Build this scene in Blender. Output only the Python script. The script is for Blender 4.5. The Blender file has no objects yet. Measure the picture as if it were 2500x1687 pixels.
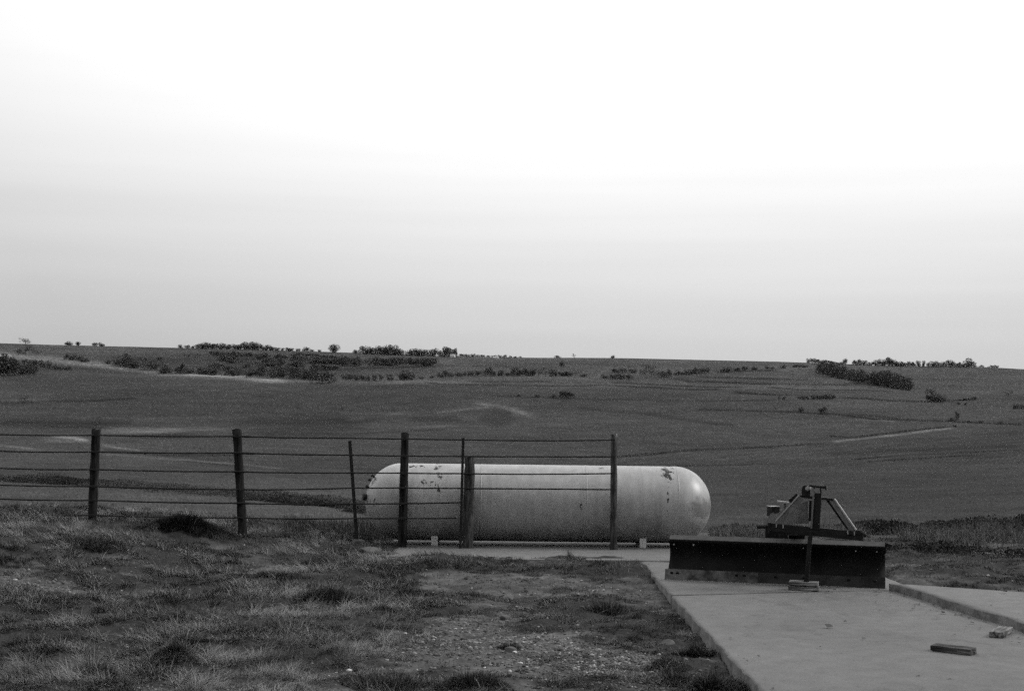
import bpy, bmesh, math, random
import numpy as np
from mathutils import Vector, Matrix
R = math.radians
random.seed(7); rng = np.random.default_rng(11)
scene = bpy.context.scene
C = scene.collection

# ------------------------------------------------------------------ camera
F, CX, CY, EYE = 3472.0, 1250.0, 843.5, 1.6
PITCH, ROLL = math.atan((1037-843.5)/F), R(0.7)
CAM = Matrix.Rotation(R(90)+PITCH, 3, 'X') @ Matrix.Rotation(ROLL, 3, 'Z')
cd = bpy.data.cameras.new('camera'); cam = bpy.data.objects.new('camera', cd); C.objects.link(cam)
cd.sensor_width = 36; cd.lens = 36*F/2500; cd.clip_start = 0.1; cd.clip_end = 30000
cam.matrix_world = Matrix.Translation((0, 0, EYE)) @ CAM.to_4x4()
scene.camera = cam
CAMN = np.array(CAM)
def dirs(px, py):
    px = np.asarray(px, float); py = np.asarray(py, float)
    v = np.stack([(px-CX)/F, -(py-CY)/F, -np.ones_like(px)], -1)
    return v @ CAMN.T
def ang(px, py):                        # azimuth and slope of the sight line
    v = dirs(px, py); h = np.hypot(v[..., 0], v[..., 1])
    return np.arctan2(v[..., 0], v[..., 1]), v[..., 2]/h
def pix(x, y, z):
    p = np.stack([x, y, z-EYE], -1) @ CAMN
    d = -p[..., 2]
    return CX+F*p[..., 0]/d, CY-F*p[..., 1]/d
def at(px, py, Y):                      # point on the sight line at depth Y
    v = dirs(px, py); s = Y/v[1]
    return Vector((float(v[0]*s), float(Y), float(EYE+v[2]*s)))
def onz(px, py, z=0.0):
    v = dirs(px, py); s = (z-EYE)/v[2]
    return Vector((float(v[0]*s), float(v[1]*s), z))

# ------------------------------------------------------------------ light
SUN_AZ, SUN_EL = R(82), R(36)           # azimuth from +Y (view direction) towards +X
w = bpy.data.worlds.new('World'); scene.world = w; w.use_nodes = True
nt = w.node_tree; N = nt.nodes; L = nt.links; N.clear()
def wn(t, **k):
    n = N.new(t)
    for a, b in k.items(): setattr(n, a, b)
    return n
def wmath(op, a, b=None, c=None, clamp=False):
    n = wn('ShaderNodeMath', operation=op, use_clamp=clamp)
    for i, v in enumerate((a, b, c)):
        if v is None: continue
        if isinstance(v, (int, float)): n.inputs[i].default_value = v
        else: L.new(v, n.inputs[i])
    return n.outputs[0]
sky = wn('ShaderNodeTexSky', sky_type='NISHITA'); sky.sun_disc = False
sky.sun_elevation = SUN_EL; sky.sun_rotation = SUN_AZ; sky.dust_density = 4; sky.air_density = 1.5
bw = wn('ShaderNodeRGBToBW'); L.new(sky.outputs[0], bw.inputs[0])
tc = wn('ShaderNodeTexCoord'); nrm = wn('ShaderNodeVectorMath', operation='NORMALIZE'); L.new(tc.outputs['Generated'], nrm.inputs[0])
sep = wn('ShaderNodeSeparateXYZ'); L.new(nrm.outputs[0], sep.inputs[0])
mp = wn('ShaderNodeMapping'); mp.inputs['Scale'].default_value = (1.1, 1.1, 24); L.new(nrm.outputs[0], mp.inputs[0])
no = wn('ShaderNodeTexNoise'); no.inputs['Scale'].default_value = 1.7; no.inputs['Detail'].default_value = 4; L.new(mp.outputs[0], no.inputs[0])
# cloud deck: darker band low over the horizon, bright overhead, brightest patch ahead
wob = wmath('MULTIPLY', wmath('SUBTRACT', no.outputs[0], 0.5), 0.045)
el = wmath('ADD', sep.outputs[2], wob)
cr = wn('ShaderNodeValToRGB'); e = cr.color_ramp
stops = [(0.0, .60), (.055, .625), (.09, .69), (.126, .78), (.155, .875), (.19, .98), (.24, 1.08), (.36, 1.3), (.55, 1.6), (1.0, 1.70)]
e.elements[0].position = 0; e.elements[1].position = 1
for p, v in stops[1:-1]: e.elements.new(p)
for i, (p, v) in enumerate(stops):
    e.elements[i].position = p; e.elements[i].color = (v/2, v/2, v/2, 1)
L.new(el, cr.inputs[0])
cloud = wmath('MULTIPLY', cr.outputs[0], 2.0)
glow = wn('ShaderNodeVectorMath', operation='DOT_PRODUCT'); L.new(nrm.outputs[0], glow.inputs[0])
gd = Vector((math.sin(R(11))*math.cos(R(24)), math.cos(R(11))*math.cos(R(24)), math.sin(R(24))))
glow.inputs[1].default_value = gd
g = wn('ShaderNodeMapRange'); g.inputs[1].default_value = math.cos(R(34)); g.inputs[2].default_value = math.cos(R(16))
g.inputs[3].default_value = 0.88; g.inputs[4].default_value = 1.12; L.new(glow.outputs['Value'], g.inputs[0])
cloud = wmath('MULTIPLY', cloud, g.outputs[0])
# added dimming of the unseen sky behind the viewer, darkening viewer-facing sides
cloud = wmath('MULTIPLY', cloud, wmath('ADD', 1.0, wmath('MULTIPLY', wmath('MINIMUM', sep.outputs[1], 0.0), 0.6)))
sd = Vector((math.sin(SUN_AZ)*math.cos(SUN_EL), math.cos(SUN_AZ)*math.cos(SUN_EL), math.sin(SUN_EL)))
mixv = wmath('ADD', wmath('MULTIPLY', cloud, 10*0.93), wmath('MULTIPLY', bw.outputs[0], 0.08))
bg = wn('ShaderNodeBackground'); bg.inputs[1].default_value = 0.1; L.new(mixv, bg.inputs[0])
wo = wn('ShaderNodeOutputWorld'); L.new(bg.outputs[0], wo.inputs[0])
sl = bpy.data.lights.new('sun', 'SUN'); sl.energy = 2.1; sl.angle = R(15); sl.color = (1, .99, .975)
so = bpy.data.objects.new('sun', sl); C.objects.link(so)
so.rotation_euler = (-sd).to_track_quat('-Z', 'Y').to_euler()
scene.view_settings.view_transform = 'Standard'; scene.view_settings.look = 'None'
scene.view_settings.exposure = 0; scene.view_settings.gamma = 1; scene.view_settings.use_curve_mapping = False
scene.render.engine = 'CYCLES'
scene.cycles.use_denoising = False      # the film grain of the photograph is left to the sampling
scene.cycles.use_adaptive_sampling = True; scene.cycles.adaptive_threshold = .07; scene.cycles.adaptive_min_samples = 32
scene.cycles.max_bounces = 5; scene.cycles.diffuse_bounces = 2; scene.cycles.glossy_bounces = 2
scene.cycles.transparent_max_bounces = 4; scene.cycles.volume_bounces = 0

# ------------------------------------------------------------------ helpers
def lin(s): s = s/255.0; return s/12.92 if s < .04045 else ((s+.055)/1.055)**2.4
class Mat:
    def __init__(s, name, rough=.9, spec=.2, metal=0):
        s.m = bpy.data.materials.new(name); s.m.use_nodes = True; s.t = s.m.node_tree
        s.b = s.t.nodes['Principled BSDF']; s.b.inputs['Roughness'].default_value = rough
        s.b.inputs['Specular IOR Level'].default_value = spec; s.b.inputs['Metallic'].default_value = metal
    def n(s, t, **k):
        n = s.t.nodes.new(t)
        for a, b in k.items():
            if a in n.inputs and not hasattr(n, a): n.inputs[a].default_value = b
            else: setattr(n, a, b)
        return n
    def l(s, a, b): s.t.links.new(a, b)
    def math(s, op, a, b=None, c=None, clamp=False):
        n = s.n('ShaderNodeMath', operation=op); n.use_clamp = clamp
        for i, v in enumerate((a, b, c)):
            if v is None: continue
            if isinstance(v, (int, float)): n.inputs[i].default_value = v
            else: s.l(v, n.inputs[i])
        return n.outputs[0]
    def noise(s, scale, detail=3, sc=(1, 1, 1), rough=.6, coord='Object', dist=0):
        tc = s.n('ShaderNodeTexCoord'); mp = s.n('ShaderNodeMapping'); mp.inputs['Scale'].default_value = sc
        s.l(tc.outputs[coord], mp.inputs[0])
        n = s.n('ShaderNodeTexNoise'); n.inputs['Scale'].default_value = scale; n.inputs['Detail'].default_value = detail
        n.inputs['Roughness'].default_value = rough; n.inputs['Distortion'].default_value = dist
        s.l(mp.outputs[0], n.inputs[0]); return n.outputs[0]
    def rng(s, v, a, b, c, d, smooth=False):
        n = s.n('ShaderNodeMapRange'); n.interpolation_type = 'SMOOTHSTEP' if smooth else 'LINEAR'
        s.l(v, n.inputs[0])
        for i, x in enumerate((a, b, c, d)): n.inputs[i+1].default_value = x
        return n.outputs[0]
    def color(s, v): s.l(v, s.b.inputs['Base Color'])
    def bump(s, h, strength=.3, dist=.01):
        n = s.n('ShaderNodeBump'); n.inputs['Strength'].default_value = strength; n.inputs['Distance'].default_value = dist
        s.l(h, n.inputs['Height']); s.l(n.outputs[0], s.b.inputs['Normal'])
def simple(name, base, var=.3, scale=20, rough=.85, spec=.25, sc=(1, 1, 1), bump=.3, fine=140, metal=0):
    m = Mat(name, rough, spec, metal)
    a = m.noise(scale, 5, sc); b = m.noise(fine, 2, sc)
    v = m.math('MULTIPLY', m.rng(a, .3, .7, 1-var, 1+var), m.rng(b, .3, .7, 1-var*.5, 1+var*.5))
    m.color(m.math('MULTIPLY', v, base))
    if bump: m.bump(a, bump, .01)
    return m.m
def attr_mat(name, rough=.95, spec=.1, fine=None, trans=False):
    m = Mat(name, rough, spec)
    a = m.n('ShaderNodeAttribute'); a.attribute_name = 'tone'
    v = a.outputs['Fac']
    if fine:
        for scale, amt in fine: v = m.math('MULTIPLY', v, m.rng(m.noise(scale, 3), .25, .75, 1-amt, 1+amt))
    m.color(v); return m

def link(o, parent=None):
    C.objects.link(o)
    if parent is not None: o.parent = parent
    return o
def tag(o, label=None, cat=None, group=None, kind=None):
    if label: o['label'] = label
    if cat: o['category'] = cat
    if group: o['group'] = group
    if kind: o['kind'] = kind
    return o
def empty(name, loc=(0, 0, 0), rz=0):
    o = bpy.data.objects.new(name, None); o.empty_display_size = .2; link(o); o.location = loc; o.rotation_euler = (0, 0, rz); return o
def obj(name, bm, mat, parent=None, smooth=False, bevel=0):
    bmesh.ops.recalc_face_normals(bm, faces=bm.faces)
    me = bpy.data.meshes.new(name); bm.to_mesh(me); bm.free()
    if smooth:
        for p in me.polygons: p.use_smooth = True
    if mat: me.materials.append(mat)
    o = link(bpy.data.objects.new(name, me), parent)
    if bevel:
        b = o.modifiers.new('b', 'BEVEL'); b.width = bevel; b.segments = 2; b.limit_method = 'ANGLE'
    return o
def npmesh(name, verts, faces, mat, tone=None, parent=None, smooth=False):
    """verts (n,3); faces: list of int arrays (m,k) with equal k each"""
    me = bpy.data.meshes.new(name)
    verts = np.asarray(verts, np.float32); me.vertices.add(len(verts)); me.vertices.foreach_set('co', verts.ravel())
    loops = np.concatenate([f.ravel() for f in faces]).astype(np.int32)
    tot = np.concatenate([np.full(len(f), f.shape[1], np.int32) for f in faces])
    st = np.concatenate([[0], np.cumsum(tot)[:-1]]).astype(np.int32)
    me.loops.add(len(loops)); me.loops.foreach_set('vertex_index', loops)
    me.polygons.add(len(tot)); me.polygons.foreach_set('loop_start', st); me.polygons.foreach_set('loop_total', tot)
    if smooth: me.polygons.foreach_set('use_smooth', np.ones(len(tot), bool))
    if tone is not None:
        a = me.attributes.new('tone', 'FLOAT', 'POINT'); a.data.foreach_set('value', np.asarray(tone, np.float32))
    me.update(calc_edges=True)
    me.materials.append(mat)
    return link(bpy.data.objects.new(name, me), parent)
def box(bm, c, s, M=None, jitter=0):
    r = bmesh.ops.create_cube(bm, size=1)['verts']
    for v in r:
        v.co = Vector((v.co.x*s[0]+random.uniform(-jitter, jitter), v.co.y*s[1]+random.uniform(-jitter, jitter), v.co.z*s[2]+random.uniform(-jitter, jitter)))
        v.co = (M @ v.co if M else v.co)+Vector(c)
    return r
def bar(bm, a, b, wd, th, up=(0, 1, 0)):
    """rectangular bar from a to b; wd across, th along 'up'"""
    a, b = Vector(a), Vector(b); d = (b-a); l = d.length; d.normalize(); u = Vector(up); s = d.cross(u).normalized(); u = s.cross(d).normalized()
    M = Matrix((s, d, u)).transposed()
    return box(bm, (a+b)/2, (wd, l, th), M)
def tube(bm, pts, r, seg=8, caps=True):
    pts = [Vector(p) for p in pts]; rings = []
    rr = r if isinstance(r, (list, tuple)) else [r]*len(pts)
    for i, p in enumerate(pts):
        d = (pts[min(i+1, len(pts)-1)]-pts[max(i-1, 0)]).normalized()
        s = d.cross(Vector((0, .13, 1)) if abs(d.z) < .9 else Vector((1, 0, 0))).normalized(); u = s.cross(d)
        rings.append([bm.verts.new(p+(s*math.cos(k*2*math.pi/seg)+u*math.sin(k*2*math.pi/seg))*rr[i]) for k in range(seg)])
    for a, b in zip(rings, rings[1:]):
        for k in range(seg): bm.faces.new((a[k], a[(k+1) % seg], b[(k+1) % seg], b[k]))
    if caps: bm.faces.new(rings[0]); bm.faces.new(rings[-1][::-1])

def _h(ix, iy, s): 
    n = (ix.astype(np.int64)*374761393 + iy.astype(np.int64)*668265263 + s*1274126177) & 0xffffffff
    n = ((n ^ (n >> 13))*1274126177) & 0xffffffff
    return ((n ^ (n >> 16)) & 0xffff)/65535.0
def vn(x, y, s=0):
    ix = np.floor(x); iy = np.floor(y); fx = x-ix; fy = y-iy
    fx = fx*fx*(3-2*fx); fy = fy*fy*(3-2*fy)
    a = _h(ix, iy, s); b = _h(ix+1, iy, s); c = _h(ix, iy+1, s); d = _h(ix+1, iy+1, s)
    return (a*(1-fx)+b*fx)*(1-fy)+(c*(1-fx)+d*fx)*fy
def fbm(x, y, sc, o=4, s=0):
    t = 0; a = 1; n = 0; x = x/sc; y = y/sc
    for i in range(o):
        t = t+a*vn(x+i*17.3, y-i*9.1, s+i); n += a; a *= .55; x = x*2.03; y = y*2.03
    return t/n
def ss(a, b, x): t = np.clip((x-a)/(b-a), 0, 1); return t*t*(3-2*t)

# ------------------------------------------------------------------ terrain height
PXS = np.array([-300, 0, 300, 600, 900, 1250, 1600, 1900, 2200, 2500, 2800], float)
CURVES = [   # distance, image row of the ground at PXS
 (24,   [1262, 1262, 1275, 1290, 1303, 1312, 1312, 1312, 1312, 1312, 1312]),
 (45,   [1285, 1283, 1290, 1300, 1310, 1318, 1322, 1325, 1325, 1322, 1318]),
 (85,   [1258, 1255, 1252, 1258, 1268, 1282, 1290, 1298, 1296, 1288, 1280]),
 (150,  [1180, 1180, 1184, 1195, 1205, 1222, 1236, 1244, 1236, 1224, 1214]),
 (290,  [1115, 1120, 1126, 1136, 1146, 1158, 1166, 1170, 1162, 1150, 1142]),
 (470,  [1056, 1058, 1062, 1070, 1078, 1086, 1090, 1090, 1084, 1074, 1066]),
 (690,  [988, 990, 992, 998, 1002, 1006, 1006, 1002, 996, 990, 984]),
 (930,  [918, 922, 926, 932, 936, 944, 948, 948, 950, 952, 948]),
 (1260, [876, 884, 892, 902, 906, 908, 910, 910, 918, 926, 920]),
]
RIDGE = [(-300, 828), (0, 838), (250, 845), (430, 849), (600, 853), (900, 862), (1250, 873), (1500, 874), (1900, 883), (2200, 893), (2400, 896), (2500, 901), (2800, 912)]
PH = np.linspace(R(-26), R(26), 400)
def curve_e(ps, vs):
    a, e = ang(np.array(ps, float), np.array(vs, float)); return np.interp(PH, a, e)
RS = [c[0] for c in CURVES]+[1650]
ES = [curve_e(PXS, c[1]) for c in CURVES]+[curve_e([p for p, _ in RIDGE], [v for _, v in RIDGE])]
# behind the ridge the land rolls on a little lower
for r_, dz in ((1950, -9), (2600, -22), (4000, -20), (9000, -26)):
    zr = ES[9]*1650; RS.append(r_); ES.append((zr+dz)/r_)
RS = np.array(RS, float); ES = np.stack(ES); LR = np.log(RS)
SL = np.zeros_like(ES)
for i in range(1, len(RS)-1): SL[i] = (ES[i+1]-ES[i-1])/(LR[i+1]-LR[i-1])
SL[9] = 0
def yard_z(x, y):
    r = np.hypot(x, y)
    z = -.085+.095*ss(13.0, 16.5, y)                       # meets the slab level by the tank
    z = z+.36*ss(1.6, 6.6, -x)*ss(9, 19, y)                # rises to the left along the fence
    z = z+.02*ss(3.6, 4.6, x)
    gd = grassy(x, y)
    z = z+(fbm(x, y, .8, 4, 5)-.5)*(.05+.10*gd)+(fbm(x, y, .13, 3, 9)-.5)*(.02+.035*gd)
    for (tx, ty, tr, th) in TUSS:
        d2 = ((x-tx)**2+(y-ty)**2)/tr**2
        z = z+th*np.exp(-d2*1.6)
    # ground is scraped below the concrete
    ins = ss(1.53, 1.60, x)*ss(-8, -7, y)*(1-ss(14.2, 14.3, y)*ss(3.9, 4.2, x))
    ins = np.maximum(ins*(1-ss(16.9, 17.0, y)), ss(3.85, 3.95, x)*(1-ss(-.25, -.05, y-ytop(x)))*ss(3, 3.1, y))
    z = np.where(ins > 0, np.minimum(z, z*(1-ins)+(-.14)*ins), z)
    strip = ss(-1.55, -1.25, x+.25*(fbm(x, y, .5, 3, 3)-.5))*ss(17.15, 17.35, y+.5*(fbm(x, y*0, .7, 4, 21)-.5)-.35*ss(0, 1.3, x)*(1-ss(1.3, 1.6, x)))*(1-ss(20.3, 20.4, y))*(1-ss(4.0, 4.1, x))
    z = z*(1-strip)+np.minimum(z, -.05)*strip
    return z
def ytop(x): return 14.26-.55*np.clip(x-3.82, 0, 1.3)
def xcurb(y): return 3.82+(14.26-y)*.104
def grassy(x, y):
    """0 bare dirt or gravel .. 1 thick grass, following the wear in the yard"""
    px, py = pix(x, np.maximum(y, .5), np.zeros_like(x))
    b = .95-.36*ss(-1.9, -.4, x)
    b = b+.25*ss(16.2, 16.8, y)*0
    for (cx, cy, rx, ry, a) in WEAR:
        b = b+a*np.exp(-(((x-cx)/rx)**2+((y-cy)/ry)**2))
    b = b+(fbm(x, y*.6, .7, 4, 31)-.5)*1.5+(fbm(x*.7, y, .2, 3, 33)-.5)*1.1
    return np.clip(ss(.28, .72, b), 0, 1)
def P0(px, py, z=-.05): v = onz(px, py, z); return v.x, v.y
def wear(px, py, rx, ry, a): x, y = P0(px, py); return (x, y, rx, ry, a)
WEAR = [wear(110, 1445, 1.1, .7, -.75), wear(420, 1410, 1.2, .35, -.35), wear(1230, 1420, .9, .5, -.5), wear(1200, 1530, .7, .9, -.45),
        wear(1050, 1590, .45, .4, -.5), wear(1480, 1600, .5, .7, -.5), wear(330, 1675, 1.1, .25, -.7), wear(1420, 1560, .5, .6, -.25), wear(600, 1640, .8, .2, -.3),
        wear(1140, 1650, .32, .22, .9), wear(1700, 1640, .3, 1.0, 1.1), wear(1640, 1560, .2, .5, .7), wear(1560, 1400, .8, .35, .2), wear(1300, 1375, 1.2, .3, .1),
        wear(1480, 1480, .45, .5, .4), wear(950, 1400, .6, .6, .4), wear(800, 1440, .8, .7, .4), wear(700, 1560, 1.0, .8, .35), wear(2350, 1385, 2.5, 1.0, .2),
        wear(1900, 1340, 2, 1, .3), wear(1250, 1400, 1.8, .8, .28), wear(1080, 1400, .8, .5, .3), wear(100, 1560, 1, .9, .4), wear(2200, 1395, .5, .25, -.8), wear(870, 1620, .3, .3, -.3), wear(1350, 1520, .4, .3, .25)]
def tus(px, py, r, h): x, y = P0(px, py); return (x, y, r, h)
TUSS = [(P0(455, 1303, .2)[0], P0(455, 1303, .2)[1], .62, .17), tus(430, 1610, .22, .10), tus(620, 1420, .35, .05), tus(250, 1370, .7, .05), tus(800, 1465, .4, .07), tus(930, 1490, .35, .06), tus(1150, 1665, .3, .05),
        tus(560, 1560, .5, .06), tus(860, 1600, .3, .05), tus(150, 1530, .5, .05), tus(1640, 1570, .18, .04), tus(1000, 1395, .5, .04), tus(330, 1560, .3, .05), tus(1300, 1375, .6, .02)]
def height(x, y):
    x = np.asarray(x, float); y = np.asarray(y, float)
    r = np.maximum(np.hypot(x, y), .01); a = np.arctan2(x, y); ac = np.clip(a, PH[0], PH[-1])
    ia = (ac-PH[0])/(PH[1]-PH[0]); i0 = np.clip(ia.astype(int), 0, len(PH)-2); fa = ia-i0
    lr = np.log(np.clip(r, RS[0], RS[-1]*.999)); k = np.clip(np.searchsorted(LR, lr, side='right')-1, 0, len(LR)-2)
    h = LR[k+1]-LR[k]; t = (lr-LR[k])/h
    def g(A, kk): return A[kk, i0]*(1-fa)+A[kk, i0+1]*fa
    t2 = t*t; t3 = t2*t
    e = (2*t3-3*t2+1)*g(ES, k)+(t3-2*t2+t)*h*g(SL, k)+(-2*t3+3*t2)*g(ES, k+1)+(t3-t2)*h*g(SL, k+1)
    zf = EYE+r*e
    am = ss(60, 500, r)*(1-ss(1300, 1600, r))
    zf = zf+(fbm(x, y, 150, 3, 40)-.5)*6*am+(fbm(x, y, 38, 3, 41)-.5)*1.3*ss(60, 400, r)*(1-.6*ss(1400, 1600, r))+(fbm(x, y, 3, 2, 42)-.5)*.25*ss(22, 40, r)*(1-ss(200, 400, r))
    wgt = ss(20.5, 25, r)
    near = r < 26
    zy = np.zeros_like(zf)
    if near.any(): zy[near] = yard_z(x[near], y[near])
    return zy*(1-wgt)+zf*wgt
def hgt(x, y): return float(height(np.array([x]), np.array([y]))[0])
RR = np.exp(np.linspace(math.log(26), math.log(3000), 2600))
def ground_hit(px, py, rmin=26):
    a, e = ang(px, py); x = RR*math.sin(a); y = RR*math.cos(a)
    z = height(x, y); el_ = (z-EYE)/RR
    ok = np.where((el_ >= e) & (RR >= rmin))[0]
    if len(ok) == 0: i = int(np.argmax(np.where(RR < 1800, el_, -9)))
    else: i = ok[0]
    return Vector((x[i], y[i], z[i])), RR[i]

# ------------------------------------------------------------------ ground sheet
TH = [.40, .52]
phi_in = np.linspace(R(-22.5), R(22.5), 1250)
phi_out = np.concatenate([np.linspace(R(22.5), R(60), 90)[1:], np.linspace(R(60), R(300), 90)[1:], np.linspace(R(300), R(337.5), 90)[1:-1]])
phi = np.concatenate([phi_in, phi_out])
rn = 1/np.linspace(1/1.2, 1/6.5, 25); rn = rn[:-1]
ry = 1.62*F/np.linspace(1.62*F/6.5, 1.62*F/19.5, 330)
mid = height(0*RR, RR); em = (mid-EYE)/RR
_m = (RR > 26.1) & (RR < 1650); _c = np.cumsum(np.abs(np.diff(em, prepend=em[0]))[_m]*F+.02); r1 = np.concatenate([np.exp(np.linspace(math.log(19.8), math.log(26), 50)), np.interp(np.linspace(_c[0], _c[-1], 560), _c, RR[_m]), [1655, 1675, 1700, 1730, 1760]]); r2 = np.exp(np.linspace(math.log(1800), math.log(9000), 30))
rad = np.concatenate([rn, ry, r1, r2])
A, Rg = np.meshgrid(phi, rad); X = Rg*np.sin(A); Y = Rg*np.cos(A)
Z = height(X.ravel(), Y.ravel()).reshape(X.shape)
nR, nP = X.shape
GPX, GPY = pix(X, np.where(Y > 1, Y, 1), Z)
infr = (Y > 1)

# tone of the land: fields, terraces, tracks
tone = np.full(X.shape, .060)
dist = Rg
yardm = dist < 27
warp = (fbm(X, Y, 60, 3, 71)-.5)
def poly_y(pts, x): return np.interp(x, [p[0] for p in pts], [p[1] for p in pts])
def edge(pts, soft=3):      # 1 below the line
    return ss(-soft, soft, GPY-poly_y(pts, GPX)+warp*6)
def line(pts, wd, k, fade=20, rough=.35):
    global tone
    x0, x1 = pts[0][0], pts[-1][0]
    yy = poly_y(pts, GPX); nz = fbm(X, Y, 14, 3, 77)
    nf = fbm(X, Y, 4, 3, 79); dd = GPY-yy+(nz-.5)*3+(nf-.5)*2.4*min(1.5, wd/2); d = np.abs(np.where(dd > 0, dd*1.5, dd*.8))/(wd*1.05)  # one-sided falloff: dark lines paint terrace shadow together with brush
    m = np.exp(-d*d*1.5)*ss(x0-fade*.3, x0+fade, GPX)*(1-ss(x1-fade, x1+fade*.3, GPX))*(1-rough+rough*2*np.clip(nz*1.5-.25, 0, 1))
    m = np.clip(m, 0, 1)*far*infr
    tone = tone*np.maximum(1+(k-1)*(2.1 if k < 1 else 2.3)*m, .22)
def blob(cx, cy, rx, ry_, k, n=.5):
    global tone
    nz = fbm(X, Y, 30, 3, 78)
    d = ((GPX-cx)/rx)**2+((GPY-cy)/ry_)**2+(nz-.5)*n*2+(fbm(X, Y, 5, 3, 80)-.5)*1.2
    tone = tone*(1+(k-1)*1.7*ss(1.5, .3, d)*far*infr)
far = ss(26, 40, dist)
far_tone = .050+.016*ss(880, 1000, -GPY+1880)*0
e_top = [(0, 880), (200, 893), (400, 913), (600, 926), (726, 932), (757, 937), (908, 938), (1200, 932), (1500, 944), (1900, 950), (2500, 960)]
band = edge(e_top)
tone = .050*(1-band)+.036*band
e_mid = [(0, 1083), (84, 1090), (180, 1095), (240, 1085), (300, 1098), (447, 1120), (700, 1140), (900, 1150), (2500, 1150)]
m2 = edge(e_mid); tone = tone*(1-m2)+.043*m2
e3 = [(0, 1178), (240, 1182), (400, 1190), (700, 1212), (860, 1226), (1100, 1240)]
m3 = edge(e3, 2)*(1-ss(1000, 1400, GPX)); tone = tone*(1-m3)+.046*m3
# right lower field is darker ploughed land
m4 = edge([(0, 1400), (1480, 1125), (1607, 1108), (1900, 1093), (2500, 1050)], 4)*ss(1300, 1500, GPX); tone = tone*(1-m4)+.031*m4
m5 = ss(4, -4, GPY-poly_y([(860, 890), (1060, 888), (1100, 880), (1200, 876), (1250, 875), (2500, 915)], GPX))
# dark woodland floor at left behind creek
wl = edge([(250, 868), (520, 862), (700, 868), (900, 880), (1070, 893)], 5)*ss(-4, 4, poly_y([(250, 890), (400, 910), (600, 922), (730, 925), (840, 920), (900, 905), (1075, 893)], GPX)-GPY)*ss(240, 300, GPX)*(1-ss(1060, 1080, GPX))
tone = tone*(1-.42*wl)
tone = tone*(.50+1.0*fbm(X, Y, 90, 5, 61))*(.60+.80*fbm(X, Y, 7, 5, 62))*.74
tone = tone*(.70+.6*fbm(GPX*.35+GPY*.6, GPY*7, 50, 4, 63))*(1+far*.30*np.clip(rng.normal(size=X.shape), -2, 2))
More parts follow.
